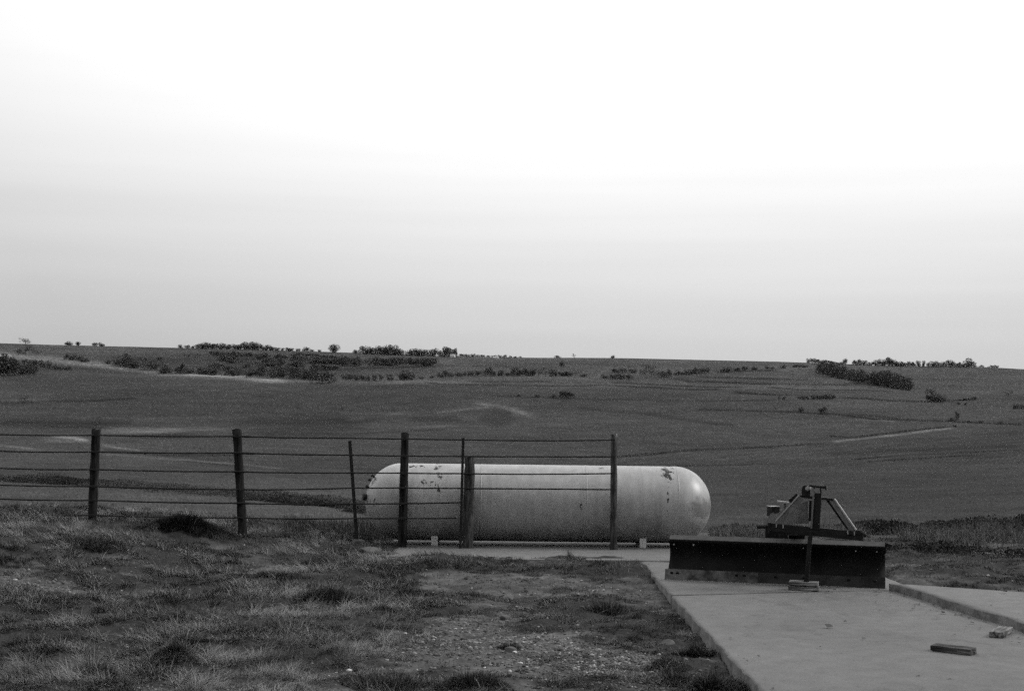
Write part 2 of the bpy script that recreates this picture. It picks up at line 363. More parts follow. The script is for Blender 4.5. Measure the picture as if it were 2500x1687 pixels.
# pale stubble strip and terraces
line([(-100, 862), (0, 868), (84, 876), (196, 887), (280, 899), (392, 912), (601, 924), (700, 932)], 9, 1.75, 30, .2)
line([(-60, 868), (0, 869), (28, 872)], 5, 2.2, 8, .1)
line([(440, 914), (605, 921)], 3, 1.5, 20)
line([(600, 928), (730, 934), (760, 938), (908, 939), (1020, 933), (1200, 938)], 5, 1.3, 30, .2)
TERR = [
 ([(1850, 924), (1984, 928)], 2, .62), ([(1700, 930), (1850, 938), (2102, 940)], 2, .66), ([(1870, 945), (1956, 952), (2121, 953), (2183, 956)], 2, .6),
 ([(1790, 960), (1850, 963), (1990, 967)], 2, .62), ([(2051, 971), (2116, 974), (2158, 978), (2270, 981), (2381, 975)], 2.6, .6),
 ([(1700, 1000), (1934, 1006), (2046, 1012), (2130, 1023), (2214, 1026), (2320, 1029), (2500, 1037)], 3, .6), ([(2060, 1010), (2140, 1016), (2200, 1023)], 3, .7),
 ([(2090, 1022), (2130, 1026), (2185, 1029)], 1.6, 1.5),
 ([(1800, 1096), (1864, 1091), (2004, 1084), (2036, 1080)], 2, .6), ([(2018, 1063), (2074, 1069), (2158, 1059), (2270, 1047), (2325, 1042)], 2.4, .55),
 ([(2030, 1079), (2110, 1071), (2264, 1053), (2335, 1044)], 2.6, 1.9), ([(2080, 1122), (2200, 1112), (2367, 1105), (2500, 1098)], 1.8, .62),
 ([(2120, 1127), (2300, 1116), (2400, 1111)], 1.8, .62), ([(2018, 1109), (2186, 1102), (2500, 1090)], 7, .75),
 ([(1140, 932), (1200, 932), (1351, 932)], 1.8, .62), ([(1034, 934), (1103, 939), (1336, 943), (1486, 941), (1640, 951)], 1.8, .65),
 ([(1486, 934), (1622, 940), (1727, 946), (1817, 946)], 2, .6), ([(1561, 943), (1682, 952), (1772, 952)], 2, .65),
 ([(1643, 925), (1682, 932), (1757, 934), (1900, 938)], 3, .52), ([(1700, 919), (1742, 922), (1900, 926)], 2.6, .55), ([(1740, 908), (1900, 905)], 3, .62),
 ([(1787, 955), (1832, 961), (1900, 964)], 2.6, .58), ([(1200, 967), (1350, 971), (1471, 975), (1712, 979), (1900, 978)], 2, .72),
 ([(1405, 997), (1576, 1011), (1697, 1029), (1802, 1041)], 5, .75), ([(1486, 1118), (1607, 1107), (1712, 1098), (1900, 1092)], 3, .65),
 ([(1400, 1122), (1500, 1120), (1640, 1112)], 2, 1.25), ([(1640, 1138), (1780, 1136), (1880, 1132)], 2, .7), ([(1780, 1140), (1880, 1134)], 1.6, 1.4),
 ([(0, 983), (196, 980), (336, 973)], 3.5, .55), ([(0, 1033), (110, 1031), (224, 1035), (330, 1032)], 8, .68), ([(0, 978), (120, 976)], 3, 1.3),
 ([(126, 1066), (180, 1070), (224, 1081)], 5, 1.6), ([(0, 1089), (84, 1095)], 3, 1.6), ([(246, 1085), (294, 1095), (350, 1101)], 3, 1.7),
 ([(240, 1109), (447, 1123), (565, 1132), (700, 1145)], 2.2, 1.5), ([(447, 1126), (565, 1136)], 2, .6), ([(250, 1100), (330, 1106), (420, 1112), (600, 1112)], 4, .7),
 ([(550, 908), (758, 907), (900, 899), (1070, 896)], 3, .62), ([(895, 893), (930, 890)], 2, 1.4), ([(940, 892), (955, 893)], 3, .5), ([(980, 895), (1010, 896)], 1.5, .6), ([(1060, 893), (1200, 895), (1300, 897)], 1.5, .8),
 ([(1061, 1008), (1120, 1002), (1173, 996), (1200, 993)], 4, 1.5), ([(1154, 983), (1201, 990), (1239, 998), (1290, 1010)], 6, 1.55), ([(1240, 1004), (1310, 1018)], 7, 1.35),
 ([(838, 1025), (894, 1022)], 4, 1.5), ([(936, 1014), (992, 1008)], 4, 1.4), ([(1000, 1045), (1130, 1038)], 3, 1.3), ([(992, 1026), (1131, 1026)], 8, .75),
 ([(600, 1044), (720, 1040)], 4, 1.25), ([(100, 1040), (260, 1046)], 3, .7), ([(860, 1060), (1000, 1052), (1100, 1050)], 4, .8), ([(2200, 1300), (2500, 1300)], 3, .9)]
for pts, wd, k in TERR: line(pts, wd, k)
blob(340, 1050, 110, 9, 1.9, .6); blob(480, 1046, 90, 6, 1.5); blob(160, 1072, 60, 8, 1.5)
blob(300, 945, 330, 22, .92); blob(760, 1040, 170, 30, .68); blob(1215, 1022, 40, 22, .72); blob(400, 1065, 90, 8, .7); blob(120, 1000, 260, 30, .9); blob(500, 985, 300, 40, .88)
blob(2200, 1190, 420, 70, .88); blob(1600, 925, 120, 10, .85); blob(2400, 925, 200, 20, .88)
# short planting rows in the ploughed field at right
rowm = np.exp(-((GPY-poly_y([(2200, 1132), (2350, 1124), (2500, 1118)], GPX))/11)**2)*ss(2230, 2330, GPX)
tone = tone*(1-.50*rowm*far*(np.sin((GPX+(GPY-1120)*1.1)*2*math.pi/11.5) > .1))
tone = tone*(1+.14*np.sin((GPY*1.0+GPX*.12)*2*math.pi/9+warp*8)*m4*ss(1150, 1120, GPY))
# yard: dirt, pale gravel dust and mulch under the grass
gx, gy = X[yardm], Y[yardm]
gr = grassy(gx, gy)
dirt = .067*(.45+1.1*fbm(gx*.6, gy, .3, 5, 81))*(.5+1.0*fbm(gx, gy, .05, 3, 82))
t_y = dirt*(1-gr)+.026*gr
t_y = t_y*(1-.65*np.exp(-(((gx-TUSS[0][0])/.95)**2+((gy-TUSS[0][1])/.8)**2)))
t0 = tone[yardm]; ww = ss(20.5, 25, dist[yardm]); tone[yardm] = t_y*(1-ww)+np.where(gx > 1.5, .020, np.maximum(t0*.8, .03))*ww
V = np.stack([X, Y, Z], -1).reshape(-1, 3)
idx = np.arange(nR*nP).reshape(nR, nP); nx = np.roll(idx, -1, axis=1)
quads = np.stack([idx[:-1], nx[:-1], nx[1:], idx[1:]], -1).reshape(-1, 4)[:, ::-1]
V = np.vstack([V, [[0, 0, -.08]]]); cen = len(V)-1
tris = np.stack([np.full(nP, cen), nx[0], idx[0]], -1)[:, ::-1]
gm = attr_mat('ground_soil_and_fields', .97, .06, fine=[(1.1, .22), (9.0, .25), (.23, .12), (38.0, .30)])
ground = npmesh('ground', V, [quads, tris], gm.m, np.append(tone.ravel(), .05), smooth=True)
tag(ground, kind='structure')

# ------------------------------------------------------------------ concrete
def concrete(name, base, cracks=True):
    m = Mat(name, .92, .15)
    a = m.noise(.55, 5); b = m.noise(6, 5); c = m.noise(60, 4); d = m.noise(2.2, 4, sc=(1, .35, 1))
    v = m.math('MULTIPLY', m.rng(a, .3, .7, .86, 1.12), m.rng(b, .25, .75, .84, 1.14))
    v = m.math('MULTIPLY', v, m.rng(c, .25, .75, .78, 1.2))
    v = m.math('MULTIPLY', v, m.rng(d, .62, .78, 1, .72, True))
    e_ = m.noise(300, 2); v = m.math('MULTIPLY', v, m.rng(e_, .2, .8, .8, 1.2))
    s_ = m.noise(17, 2); v = m.math('MULTIPLY', v, m.rng(s_, .70, .76, 1, .5, True))
    vo = m.n('ShaderNodeTexVoronoi'); vo.feature = 'DISTANCE_TO_EDGE'; vo.inputs['Scale'].default_value = .33
    tc = m.n('ShaderNodeTexCoord'); ad = m.n('ShaderNodeVectorMath'); ad.operation = 'ADD'; nn = m.n('ShaderNodeTexNoise'); nn.inputs['Scale'].default_value = 1.3; nn.inputs['Detail'].default_value = 6
    m.l(tc.outputs['Object'], nn.inputs[0]); sc_ = m.n('ShaderNodeVectorMath'); sc_.operation = 'SCALE'; sc_.inputs['Scale'].default_value = 1.1; m.l(nn.outputs[1], sc_.inputs[0])
    m.l(tc.outputs['Object'], ad.inputs[0]); m.l(sc_.outputs[0], ad.inputs[1]); m.l(ad.outputs[0], vo.inputs['Vector'])
    crk = m.math('MAXIMUM', m.rng(vo.outputs['Distance'], .001, .003, .8, 1), m.rng(a, .44, .50, 0, 1)); v = m.math('MULTIPLY', v, crk)
    st = m.noise(1.1, 6, sc=(1, .5, 1), rough=.7); v = m.math('MULTIPLY', v, m.rng(st, .55, .68, 1, .78, True))
    m.color(m.math('MULTIPLY', v, base)); m.bump(m.math('ADD', c, m.math('MULTIPLY', b, 2)), .35, .006)
    return m.m
M_con = concrete('weathered_concrete', .118); M_con2 = concrete('raised_concrete', .130)
M_side = simple('rough_concrete_painted_shade', .085, .45, 5, .95, .1, bump=.8, fine=40)  # rough side faces, toned darker to paint in their shade
def slab(name, x0, x1, y0, y1, z1, z0, mat, nx_=60, ny_=200, rough=.012):
    """slab with worn edges, top near z1"""
    xs = np.linspace(x0, x1, nx_); ys = np.linspace(y0, y1, ny_)
    XX, YY = np.meshgrid(xs, ys)
    u = np.zeros_like(XX); ew = (fbm(YY, YY*0+x0, .25, 5, 7)-.5)*rough*5
    XX[:, 0] += ew[:, 0]; XX[:, -1] += ew[:, -1]; YY[0] += (fbm(XX[0], XX[0]*0+y0, .3, 4, 8)-.5)*rough*3; YY[-1] += (fbm(XX[-1], XX[-1]*0+y1, .3, 4, 8)-.5)*rough*3
    ZZ = z1+(fbm(XX, YY, 1.5, 3, 91)-.5)*.012
    edgew = np.minimum(np.minimum(XX-x0, x1-XX), np.minimum(YY-y0, y1-YY))
    ZZ -= .004*np.clip(1-edgew/.03, 0, 1)*(1+fbm(XX, YY, .2, 3, 4))
    n = nx_*ny_; top = np.stack([XX, YY, ZZ], -1).reshape(-1, 3)
    I = np.arange(n).reshape(ny_, nx_)
    q = np.stack([I[:-1, :-1], I[:-1, 1:], I[1:, 1:], I[1:, :-1]], -1).reshape(-1, 4)
    ring = np.concatenate([I[0, :-1], I[:-1, -1], I[-1, :0:-1], I[:0:-1, 0]])
    bot = top[ring].copy(); bot[:, 2] = z0
    bi = np.arange(len(ring))+n; r2_ = np.roll(ring, -1); b2 = np.roll(bi, -1)
    side = np.stack([ring, bi, b2, r2_], -1)
    o = npmesh(name, np.vstack([top, bot]), [q, side], mat); o.data.materials.append(M_side)
    mi = np.zeros(len(q)+len(side), np.int32); mi[len(q):] = 1; o.data.polygons.foreach_set('material_index', mi); return o
s1_ = slab('pavement', 1.548, 4.6, -6, 13.66, 0, -.30, M_con, 90, 900); s2_ = slab('pavement', 1.548, 4.1, 13.715, 16.98, 0, -.30, M_con, 60, 120)
for v in s1_.data.vertices: v.co.y += .28*(v.co.x-1.55)*ss(12.0, 13.66, v.co.y)
for v in s2_.data.vertices: v.co.y += .28*(v.co.x-1.55)*(1-ss(13.7, 15.4, v.co.y))
tag(s1_, kind='structure'); tag(s2_, kind='structure')
tag(slab('pavement', -1.6, 4.1, 17.0, 20.2, .012, -.30, M_con2, 160, 70), kind='structure')
rs_ = slab('pavement', 3.82, 9.0, 3.0, 14.26, .075, -.05, M_con2, 60, 260, .02)
for v in rs_.data.vertices:
    v.co.x += (14.26-v.co.y)*.104; v.co.y -= .55*min(max(v.co.x-3.82, 0), 1.3)*ss(11, 14.26, v.co.y)
tag(rs_, kind='structure')

# ------------------------------------------------------------------ propane tank
def tank_mat():
    m = Mat('worn_silver_paint', .30, .5)
    a = m.noise(1.4, 5); b = m.noise(9, 5); c = m.noise(90, 3); s = m.noise(5, 4, sc=(3.0, 1, .35))
    v = m.math('MULTIPLY', m.rng(a, .3, .7, .82, 1.08), m.rng(b, .3, .7, .86, 1.08))
    v = m.math('MULTIPLY', v, m.rng(c, .25, .75, .90, 1.07)); v = m.math('MULTIPLY', v, m.rng(s, .4, .72, 1.03, .84))
    tc = m.n('ShaderNodeTexCoord'); sp = m.n('ShaderNodeSeparateXYZ'); m.l(tc.outputs['Object'], sp.inputs[0])
    x, z = sp.outputs[0], sp.outputs[2]
    # chips and rust runs where the photograph has them: (x, z, rx, rz, threshold)
    spots = noise_spots
    n1 = m.noise(13, 5, sc=(1.0, 1, .7), rough=.75); tot = None
    for (sx, sz, rx, rz, th) in spots:
        dx = m.math('DIVIDE', m.math('SUBTRACT', x, sx), rx); dz = m.math('DIVIDE', m.math('SUBTRACT', z, sz), rz)
        d = m.math('ADD', m.math('MULTIPLY', dx, dx), m.math('MULTIPLY', dz, dz))
        w_ = m.math('SUBTRACT', n1, m.math('MULTIPLY', d, .05))
        k = m.rng(w_, th, th+.03, 0, 1)
        tot = k if tot is None else m.math('MAXIMUM', tot, k)
    n2 = m.noise(34, 3, rough=.7); tot = m.math('MAXIMUM', tot, m.rng(n2, .72, .75, 0, .8))
    for sx in (1.35, -.76, .57, 2.0):      # faint seam lines
        dx = m.math('ABSOLUTE', m.math('SUBTRACT', x, sx)); v = m.math('MULTIPLY', v, m.rng(dx, .004, .012, .90, 1))
    under_shade = m.rng(m.math('ADD', m.noise(3, 5), m.math('MULTIPLY', z, -.6)), .66, .98, 0, 1)  # paints shade into the colour towards the tank's underside
    v = m.math('MULTIPLY', v, m.math('SUBTRACT', 1, m.math('MULTIPLY', under_shade, .6)))
    # darker uneven patch on the right dome
    dx = m.math('DIVIDE', m.math('SUBTRACT', x, 2.18), .26); dz = m.math('DIVIDE', m.math('ADD', z, .02), .16)
    sm = m.rng(m.math('ADD', m.math('ADD', m.math('MULTIPLY', dx, dx), m.math('MULTIPLY', dz, dz)), m.rng(n1, .3, .7, .9, -.9)), .2, 1.2, .5, 1)
    v = m.math('MULTIPLY', v, sm)
    v = m.math('MULTIPLY', v, .30)
    mx = m.n('ShaderNodeMix'); mx.data_type = 'FLOAT'; m.l(tot, mx.inputs[0]); m.l(v, mx.inputs[2]); mx.inputs[3].default_value = .018
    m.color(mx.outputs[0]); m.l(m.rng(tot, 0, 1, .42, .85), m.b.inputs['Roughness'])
    m.bump(m.math('ADD', a, m.math('MULTIPLY', c, .05)), .08, .02)
    return m.m
TY = 19.05; pL = at(893, 1226, TY); pR = at(1735, 1234, TY)
TR = .508; TL = pR.x-pL.x; tcx = (pL.x+pR.x)/2; tcz = .563
def tx(px, py):      # pixel on the tank front to tank coordinates
    p = at(px, py, TY-TR*.8); return p.x-tcx, p.z-tcz
noise_spots = [(*tx(1068, 1178), .045, .17, .49), (*tx(1630, 1155), .06, .075, .43), (*tx(1626, 1183), .045, .045, .45), (*tx(1628, 1215), .015, .13, .48), (*tx(1417, 1232), .018, .05, .52),
               (*tx(1015, 1140), .15, .015, .49), (*tx(1035, 1180), .12, .06, .55), (*tx(905, 1222), .05, .06, .47), (*tx(1050, 1238), .07, .02, .54), (*tx(1060, 1145), .03, .03, .48), (*tx(907, 1175), .05, .05, .5), (*tx(1475, 1144), .04, .015, .52)]
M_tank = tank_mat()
tank = empty('propane_tank', (tcx, TY, 0)); tank.rotation_euler = (0, 0, R(.5))
tag(tank, 'large weathered white horizontal gas tank with rounded ends behind the fence', 'tank')
bm = bmesh.new(); prof = []; hl = TL/2-TR*.94
for i in range(25): a_ = i/24*math.pi/2; prof.append((-hl-TR*.94*math.cos(a_), TR*math.sin(a_)))
for i in range(1, 30): prof.append((-hl+2*hl*i/30, TR))
for i in range(25): a_ = math.pi/2-i/24*math.pi/2; prof.append((hl+TR*.94*math.cos(a_), TR*math.sin(a_)))
SG = 96; rings = []
for (px_, r_) in prof:
    if r_ < 1e-6: rings.append([bm.verts.new((px_, 0, 0))]); continue
    rings.append([bm.verts.new((px_, r_*math.cos(k*2*math.pi/SG), r_*math.sin(k*2*math.pi/SG))) for k in range(SG)])
for a_, b_ in zip(rings, rings[1:]):
    for k in range(SG):
        if len(a_) == 1: bm.faces.new((a_[0], b_[k], b_[(k+1) % SG]))
        elif len(b_) == 1: bm.faces.new((a_[k], b_[0], a_[(k+1) % SG]))
        else: bm.faces.new((a_[k], b_[k], b_[(k+1) % SG], a_[(k+1) % SG]))
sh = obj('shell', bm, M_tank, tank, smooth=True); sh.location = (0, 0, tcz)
M_dark = simple('dark_rusty_iron', .022, .5, 18, .8, .3)
M_foot = simple('pale_painted_foot', .45, .15, 20)
for sx in (-hl, hl, -.76, .62):
    bm = bmesh.new(); seg = 96
    rr = [(TR-.003, -.010), (TR+.0035, -.004), (TR+.0035, .004), (TR-.003, .010)]
    rg = [[bm.verts.new((o_, q*math.cos(k*2*math.pi/seg), q*math.sin(k*2*math.pi/seg))) for k in range(seg)] for q, o_ in rr]
    for a_, b_ in zip(rg, rg[1:]):
        for k in range(seg): bm.faces.new((a_[k], b_[k], b_[(k+1) % seg], a_[(k+1) % seg]))
    o = obj('weld_seam', bm, M_tank, tank, smooth=True); o.location = (sx, 0, tcz)
for pxx, pyy in ((1065, 1326), (1556, 1327)):
    p = onz(pxx, pyy, 0)
    for yy in (TY-.27, TY+.27):
        bm = bmesh.new(); zt = tcz-math.sqrt(TR**2-.27**2)+.02-.03
        box(bm, (0, 0, zt/2), (.085, .10, zt), jitter=.002)
        o = obj('foot', bm, M_foot, tank, bevel=.004); o.location = (p.x-tcx, yy-TY, .012)
    bm = bmesh.new(); box(bm, (0, 0, 0), (.06, .50, .024))
    o = obj('foot_crossbar', bm, M_dark, tank); o.location = (p.x-tcx, 0, .026)
# valves and gauge on the left dome
for a_, dy, ln in ((42, -.10, .03), (33, .05, .025), (24, -.14, .02)):
    d_ = Vector((-math.cos(R(a_)), dy*2, math.sin(R(a_)))).normalized(); p_ = Vector((-hl, 0, 0))+d_*TR*.96
    bm = bmesh.new(); tube(bm, [p_, p_+d_*ln, p_+d_*(ln+.004), p_+d_*(ln+.022)], [.014, .014, .024, .022], 8)
    o = obj('valve', bm, M_dark, tank); o.location = (0, 0, tcz)
bm = bmesh.new(); d_ = Vector((-.93, -.30, .12)).normalized(); p_ = Vector((-hl, 0, 0))+d_*TR*.95
tube(bm, [p_, p_+d_*.05], .045, 14); o = obj('gauge', bm, M_dark, tank); o.location = (0, 0, tcz)

# ------------------------------------------------------------------ fence
def wood(name, base, sc=(6, 6, .5), sc2=(1, 1, .12)):
    m = Mat(name, .95, .08)
    a = m.noise(9, 6, sc, .7); b = m.noise(30, 4, sc2, .7)
    v = m.math('MULTIPLY', m.rng(a, .3, .7, .3, 2.0), m.rng(b, .35, .7, .35, 1.9))
    m.color(m.math('MULTIPLY', v, base)); m.bump(b, .9, .012); return m.m
M_post = wood('dark_weathered_post', .014); M_post2 = wood('grey_split_post', .040)
M_wire = simple('black_steel_cable', .010, .2, 30, .7, .25, bump=0)
M_stake = simple('rusty_steel_stake', .016, .4, 30, .8, .3)
FY = 18.45
fence = empty('cable_fence', (at(1000, 1320, FY).x, FY, 0)); fo = Vector(fence.location)
tag(fence, 'black cable fence on leaning round wooden posts crossing in front of the white tank', 'fence')
def post(top, bot, w0, w1, mat, rect=False, name='post', dy=0, buried=.25):
    a_ = at(*bot, FY+dy)-fo; b_ = at(*top, FY+dy)-fo
    r0, r1 = w1/F*FY/2, w0/F*FY/2
    d_ = (b_-a_).normalized(); a2 = a_-d_*buried
    bm = bmesh.new(); n = 14; pts = [a2+(b_-a2)*(i/n) for i in range(n+1)]
    rr = [(r0+(r1-r0)*i/n)*(1+random.uniform(-.08, .08)) for i in range(n+1)]
    tube(bm, pts, rr, 4 if rect else 14)
    for v in bm.verts:
        v.co.x += (random.random()-.5)*.006; v.co.y += (random.random()-.5)*.006
        if (v.co-b_).length < r1*1.4: v.co.z += random.uniform(-.015, .012)
    return obj(name, bm, mat, fence, smooth=not rect)
post((235, 1048), (225, 1275), 22, 21, M_post)
post((578, 1048), (594, 1318), 21, 23, M_post)
post((989, 1056), (982, 1326), 19, 23, M_post)
post((1147, 1116), (1142, 1340), 26, 27, M_post2); 
post((1499, 1061), (1498, 1340), 15, 19, M_post2)
def stake(top, bot, wpx, dy=-.02):
    a_ = at(*bot, FY+dy)-fo; b_ = at(*top, FY+dy)-fo; wd = wpx/F*FY
    bm = bmesh.new(); bar(bm, a_-(b_-a_).normalized()*.3, b_, wd, .006, (0, 1, 0)); bar(bm, a_-(b_-a_).normalized()*.3, b_, .006, wd*.9, (0, 1, 0))
    obj('steel_stake', bm, M_stake, fence)
stake((854, 1076), (870, 1297), 8); stake((1131, 1069), (1124, 1336), 6.5, -.12)
bm = bmesh.new(); a_ = at(1506, 1062, FY-.06)-fo; box(bm, a_, (.012, .006, .04)); obj('insulator_clip', bm, M_foot, fence)
WIRES = [[(-700, 1057), (-60, 1060), (0, 1060.5), (235, 1062), (579, 1065), (855, 1069.5), (988, 1071.5), (1133, 1073.5), (1310, 1075.8), (1497, 1074.3)],
 [(-700, 1098), (-60, 1100), (0, 1101), (233, 1103), (582, 1105.5), (857, 1110.5), (987, 1113), (1133, 1114), (1310, 1114.6), (1497, 1114.8)],
 [(-700, 1140), (-60, 1142), (0, 1143), (231, 1145.8), (585, 1151.5), (861, 1154), (986, 1155), (1133, 1156), (1310, 1157.5), (1497, 1155.8)],
 [(-700, 1180), (-60, 1182), (0, 1183.6), (229, 1187), (588, 1195), (863, 1191), (985, 1191), (1133, 1192), (1310, 1193.2), (1497, 1194.8)],
 [(-700, 1214), (-60, 1216), (0, 1217.8), (226, 1221), (592, 1228.5), (866, 1230), (984, 1229), (1128, 1226.5)],
 [(-700, 1252), (-60, 1254), (0, 1255.5), (224, 1257.5), (595, 1264), (868, 1265.3), (983, 1265), (1115, 1264.8)]]
for wi, W in enumerate(WIRES):
    pts = []
    for (a_, b_) in zip(W, W[1:]):
        n = max(3, int((b_[0]-a_[0])/22))
        for i in range(n):
            t = i/n; sag = 1.6*4*t*(1-t)*(1 if b_[0]-a_[0] > 200 else .2)
            pts.append(at(a_[0]+(b_[0]-a_[0])*t, a_[1]+(b_[1]-a_[1])*t+sag+random.uniform(-.25, .25), FY-.075)-fo)
    pts.append(at(*W[-1], FY-.075)-fo)
    rad_ = [.0100*random.uniform(.9, 1.12) for _ in pts]
    for i, p in enumerate(pts):
        q = abs((p+fo).x-at(598, 1100, FY).x)
        if q < .07 and wi in (0, 1, 2, 4): rad_[i] = .017
    bm = bmesh.new(); tube(bm, pts, rad_, 6); obj('cable', bm, M_wire, fence, smooth=True)
for W in WIRES:
    for i, (x_, y_) in enumerate(W):
        if x_ in (235, 579, 988, 1497, 233, 582, 987, 231, 585, 986, 229, 588, 985, 226, 592, 984, 224, 595, 983):
            p = at(x_, y_, FY-.075)-fo; bm = bmesh.new(); box(bm, p, (.05, .02, .026)); obj('cable_staple', bm, M_stake, fence)

# ------------------------------------------------------------------ rear blade
BLx, BRx = at(1630, 1400, 15.08), at(2160, 1400, 14.45)
M_blade = simple('dark_blade_steel', .0055, .85, 3, .75, .12, sc=(1, 1, 1), fine=60)
M_lip = simple('pale_blade_lip', .048, .35, 8, .8, .2)  # lip tone lighter than the mouldboard
M_edge = Mat('worn_cutting_edge', .7, .3)
_a = M_edge.noise(2.4, 6, rough=.7); _b = M_edge.noise(25, 4)
M_edge.color(M_edge.math('MULTIPLY', M_edge.rng(_a, .42, .56, .012, .085), M_edge.rng(_b, .3, .7, .7, 1.3))); M_edge.bump(_b, .4, .006); M_edge = M_edge.m; M_edge2 = simple('dark_worn_edge', .018, .8, 5, .75, .2)
M_arm = simple('grey_worn_arm_steel', .09, .4, 14, .6, .4)
M_armd = simple('black_frame_steel', .008, .5, 12, .75, .2)
M_bright = simple('bare_steel_and_painted_light', .22, .3, 20, .45, .5)  # bare steel parts; also paints sky-lit brace edges and light through holes
blade = empty('grader_blade', (BLx+BRx)/2*1.0); blade.location.z = 0
yawb = math.atan2(BRx.y-BLx.y, BRx.x-BLx.x); blade.rotation_euler = (0, 0, yawb)
tag(blade, 'dark steel tractor rear blade with a triangular hitch frame parked on concrete beside the tank', 'tractor blade')
BM = blade.matrix_basis.copy() if False else Matrix.Translation(blade.location) @ Matrix.Rotation(yawb, 4, 'Z'); BI = BM.inverted()
BL = (BRx-BLx).length; BLh = BL/2
def bl(px, py, dy=0.0):
    """image point to blade coordinates on the plane dy behind the blade"""
    v = dirs(px, py); o = Vector((0, 0, EYE)); d = Vector(v)
    oo = BI @ o; dd = BI.to_3x3() @ d; s = (dy-oo.y)/dd.y; return oo+dd*s
zt = bl(1900, 1326, 0).z; zb = .012
# curved mouldboard: concave towards the viewer
prof = []
H = zt
for i in range(15):
    t = i/14; z_ = .085+(H-.085)*t; y_ = .085*math.sin(math.pi*min(1, t*1.02)*.93)*1.25-.035*t-.01
    prof.append((y_, z_))
bm = bmesh.new(); nx_ = 40; g0 = []; th_ = .010
for side in (0, 1):
    rows_ = []
    for (y_, z_) in prof:
        rows_.append([bm.verts.new((-BLh+BL*i/nx_+(.018 if i == 0 else 0)*(z_/H)*(1), y_+side*th_, z_)) for i in range(nx_+1)])
    for a_, b_ in zip(rows_, rows_[1:]):
        for i in range(nx_): bm.faces.new((a_[i], a_[i+1], b_[i+1], b_[i]))
    g0.append(rows_)
f, k = g0
for i in range(nx_):
    bm.faces.new((f[0][i], f[0][i+1], k[0][i+1], k[0][i])); bm.faces.new((f[-1][i], f[-1][i+1], k[-1][i+1], k[-1][i]))
for j in range(len(prof)-1):
    for e_ in (0, nx_): bm.faces.new((f[j][e_], f[j+1][e_], k[j+1][e_], k[j][e_]))
obj('mouldboard', bm, M_blade, blade, smooth=True)
# top stiffening lip, leaning back so that its top catches the sky
bm = bmesh.new(); yT = prof[-1][0]
box(bm, (0.009, yT+.040, H+.022), (BL-.018, .085, .012), Matrix.Rotation(R(-27), 3, 'X').inverted())
lip = obj('top_flange', bm, M_lip, blade, bevel=.002)
# cutting edge in two lengths
for (x0, x1) in ((-BLh-.022, -.16), (-.159, BLh+.006)):
    bm = bmesh.new(); M_ = Matrix.Rotation(R(-16), 3, 'X').inverted()
    n = 24
    rows_ = [[], [], [], []]
    for i in range(n+1):
        x_ = x0+(x1-x0)*i/n; w_ = (fbm(np.array([x_]), np.array([0.]), .3, 3, 2)[0]-.5)*.010
        for q, (y_, z_) in enumerate(((-.050, .004+w_*.6), (-.018, .110), (-.004, .110), (-.036, .004+w_*.6))): rows_[q].append(bm.verts.new((x_, y_, z_)))
    for q in range(4):
        a_, b_ = rows_[q], rows_[(q+1) % 4]
        for i in range(n): bm.faces.new((a_[i], a_[i+1], b_[i+1], b_[i]))
    for e_ in (0, n): bm.faces.new([rows_[q][e_] for q in range(4)])
    ce = obj('cutting_edge', bm, M_edge if x0 < -1 else M_edge2, blade)
    xs_ = [-BLh+.05, -BLh+.11, -.38, -.30] if x0 < -1 else [.02, .30, .75, BLh-.1]
    for x_ in xs_:
        b2_ = bmesh.new(); tube(b2_, [(x_, -.026, .072), (x_, -.036, .069)], .016, 8); obj('bolt', b2_, M_armd, ce, smooth=False)
for (px_, py_) in ((1647, 1328), (1695, 1329), (1962, 1337), (2090, 1344), (2141, 1346)):  # pale studs painted in for light showing through holes
    p = bl(px_, py_, .02); bm = bmesh.new(); tube(bm, [(p.x, .03, p.z), (p.x, yT-.012, p.z)], .0085 if px_ < 1700 else .0065, 8)
    obj('hole_light_dot', bm, M_bright, blade)
bm = bmesh.new(); p = bl(2168, 1330, .16); box(bm, p, (.07, .05, .035), Matrix.Rotation(.3, 3, 'Y')); box(bm, p+Vector((-.03, 0, -.04)), (.03, .05, .09)); obj('end_bracket', bm, M_armd, blade)
# back ribs behind the mouldboard (seen from the side)
for x_ in (-.55, .05, .6):
    bm = bmesh.new(); box(bm, (x_, .13, .22), (.012, .06, .30)); obj('rib', bm, M_armd, blade)
# -------- hitch frame: plane DY behind the blade
DY = -.42
def B(px, py, dy=DY): return bl(px, py, dy)
pxm = 14.4/F
# toolbar
bm = bmesh.new(); bar(bm, B(1880, 1286), B(2108, 1309), .085, .085, (0, 1, 0)); tb = obj('toolbar', bm, M_armd, blade, bevel=.005)
for a_, b_ in (((1849, 1286), (1884, 1285)), ((2100, 1297), (2115, 1309))):
    bm = bmesh.new(); tube(bm, [B(*a_), B(*b_)], .019, 10); obj('hitch_pin', bm, M_armd, blade, smooth=True)
bm = bmesh.new(); bar(bm, B(1876, 1287), B(1881, 1287), .10, .12, (0, 1, 0)); obj('toolbar_end_plate', bm, M_armd, blade)
# mast: two plates with the pale edge of the front one
bm = bmesh.new(); bar(bm, B(1992, 1293, DY-.02), B(1997, 1203, DY-.02), 17*pxm, .05, (0, 1, 0)); obj('mast', bm, M_armd, blade, bevel=.003)
bm = bmesh.new(); bar(bm, B(1981, 1290, DY-.055), B(1987, 1193, DY-.055), 4*pxm, .03, (0, 1, 0)); obj('mast_edge_strap', bm, M_arm, blade)
bm = bmesh.new(); bar(bm, B(1977, 1272, DY+.05), B(1979, 1222, DY+.05), 6*pxm, .02, (0, 1, 0)); obj('inner_strap', bm, M_armd, blade)
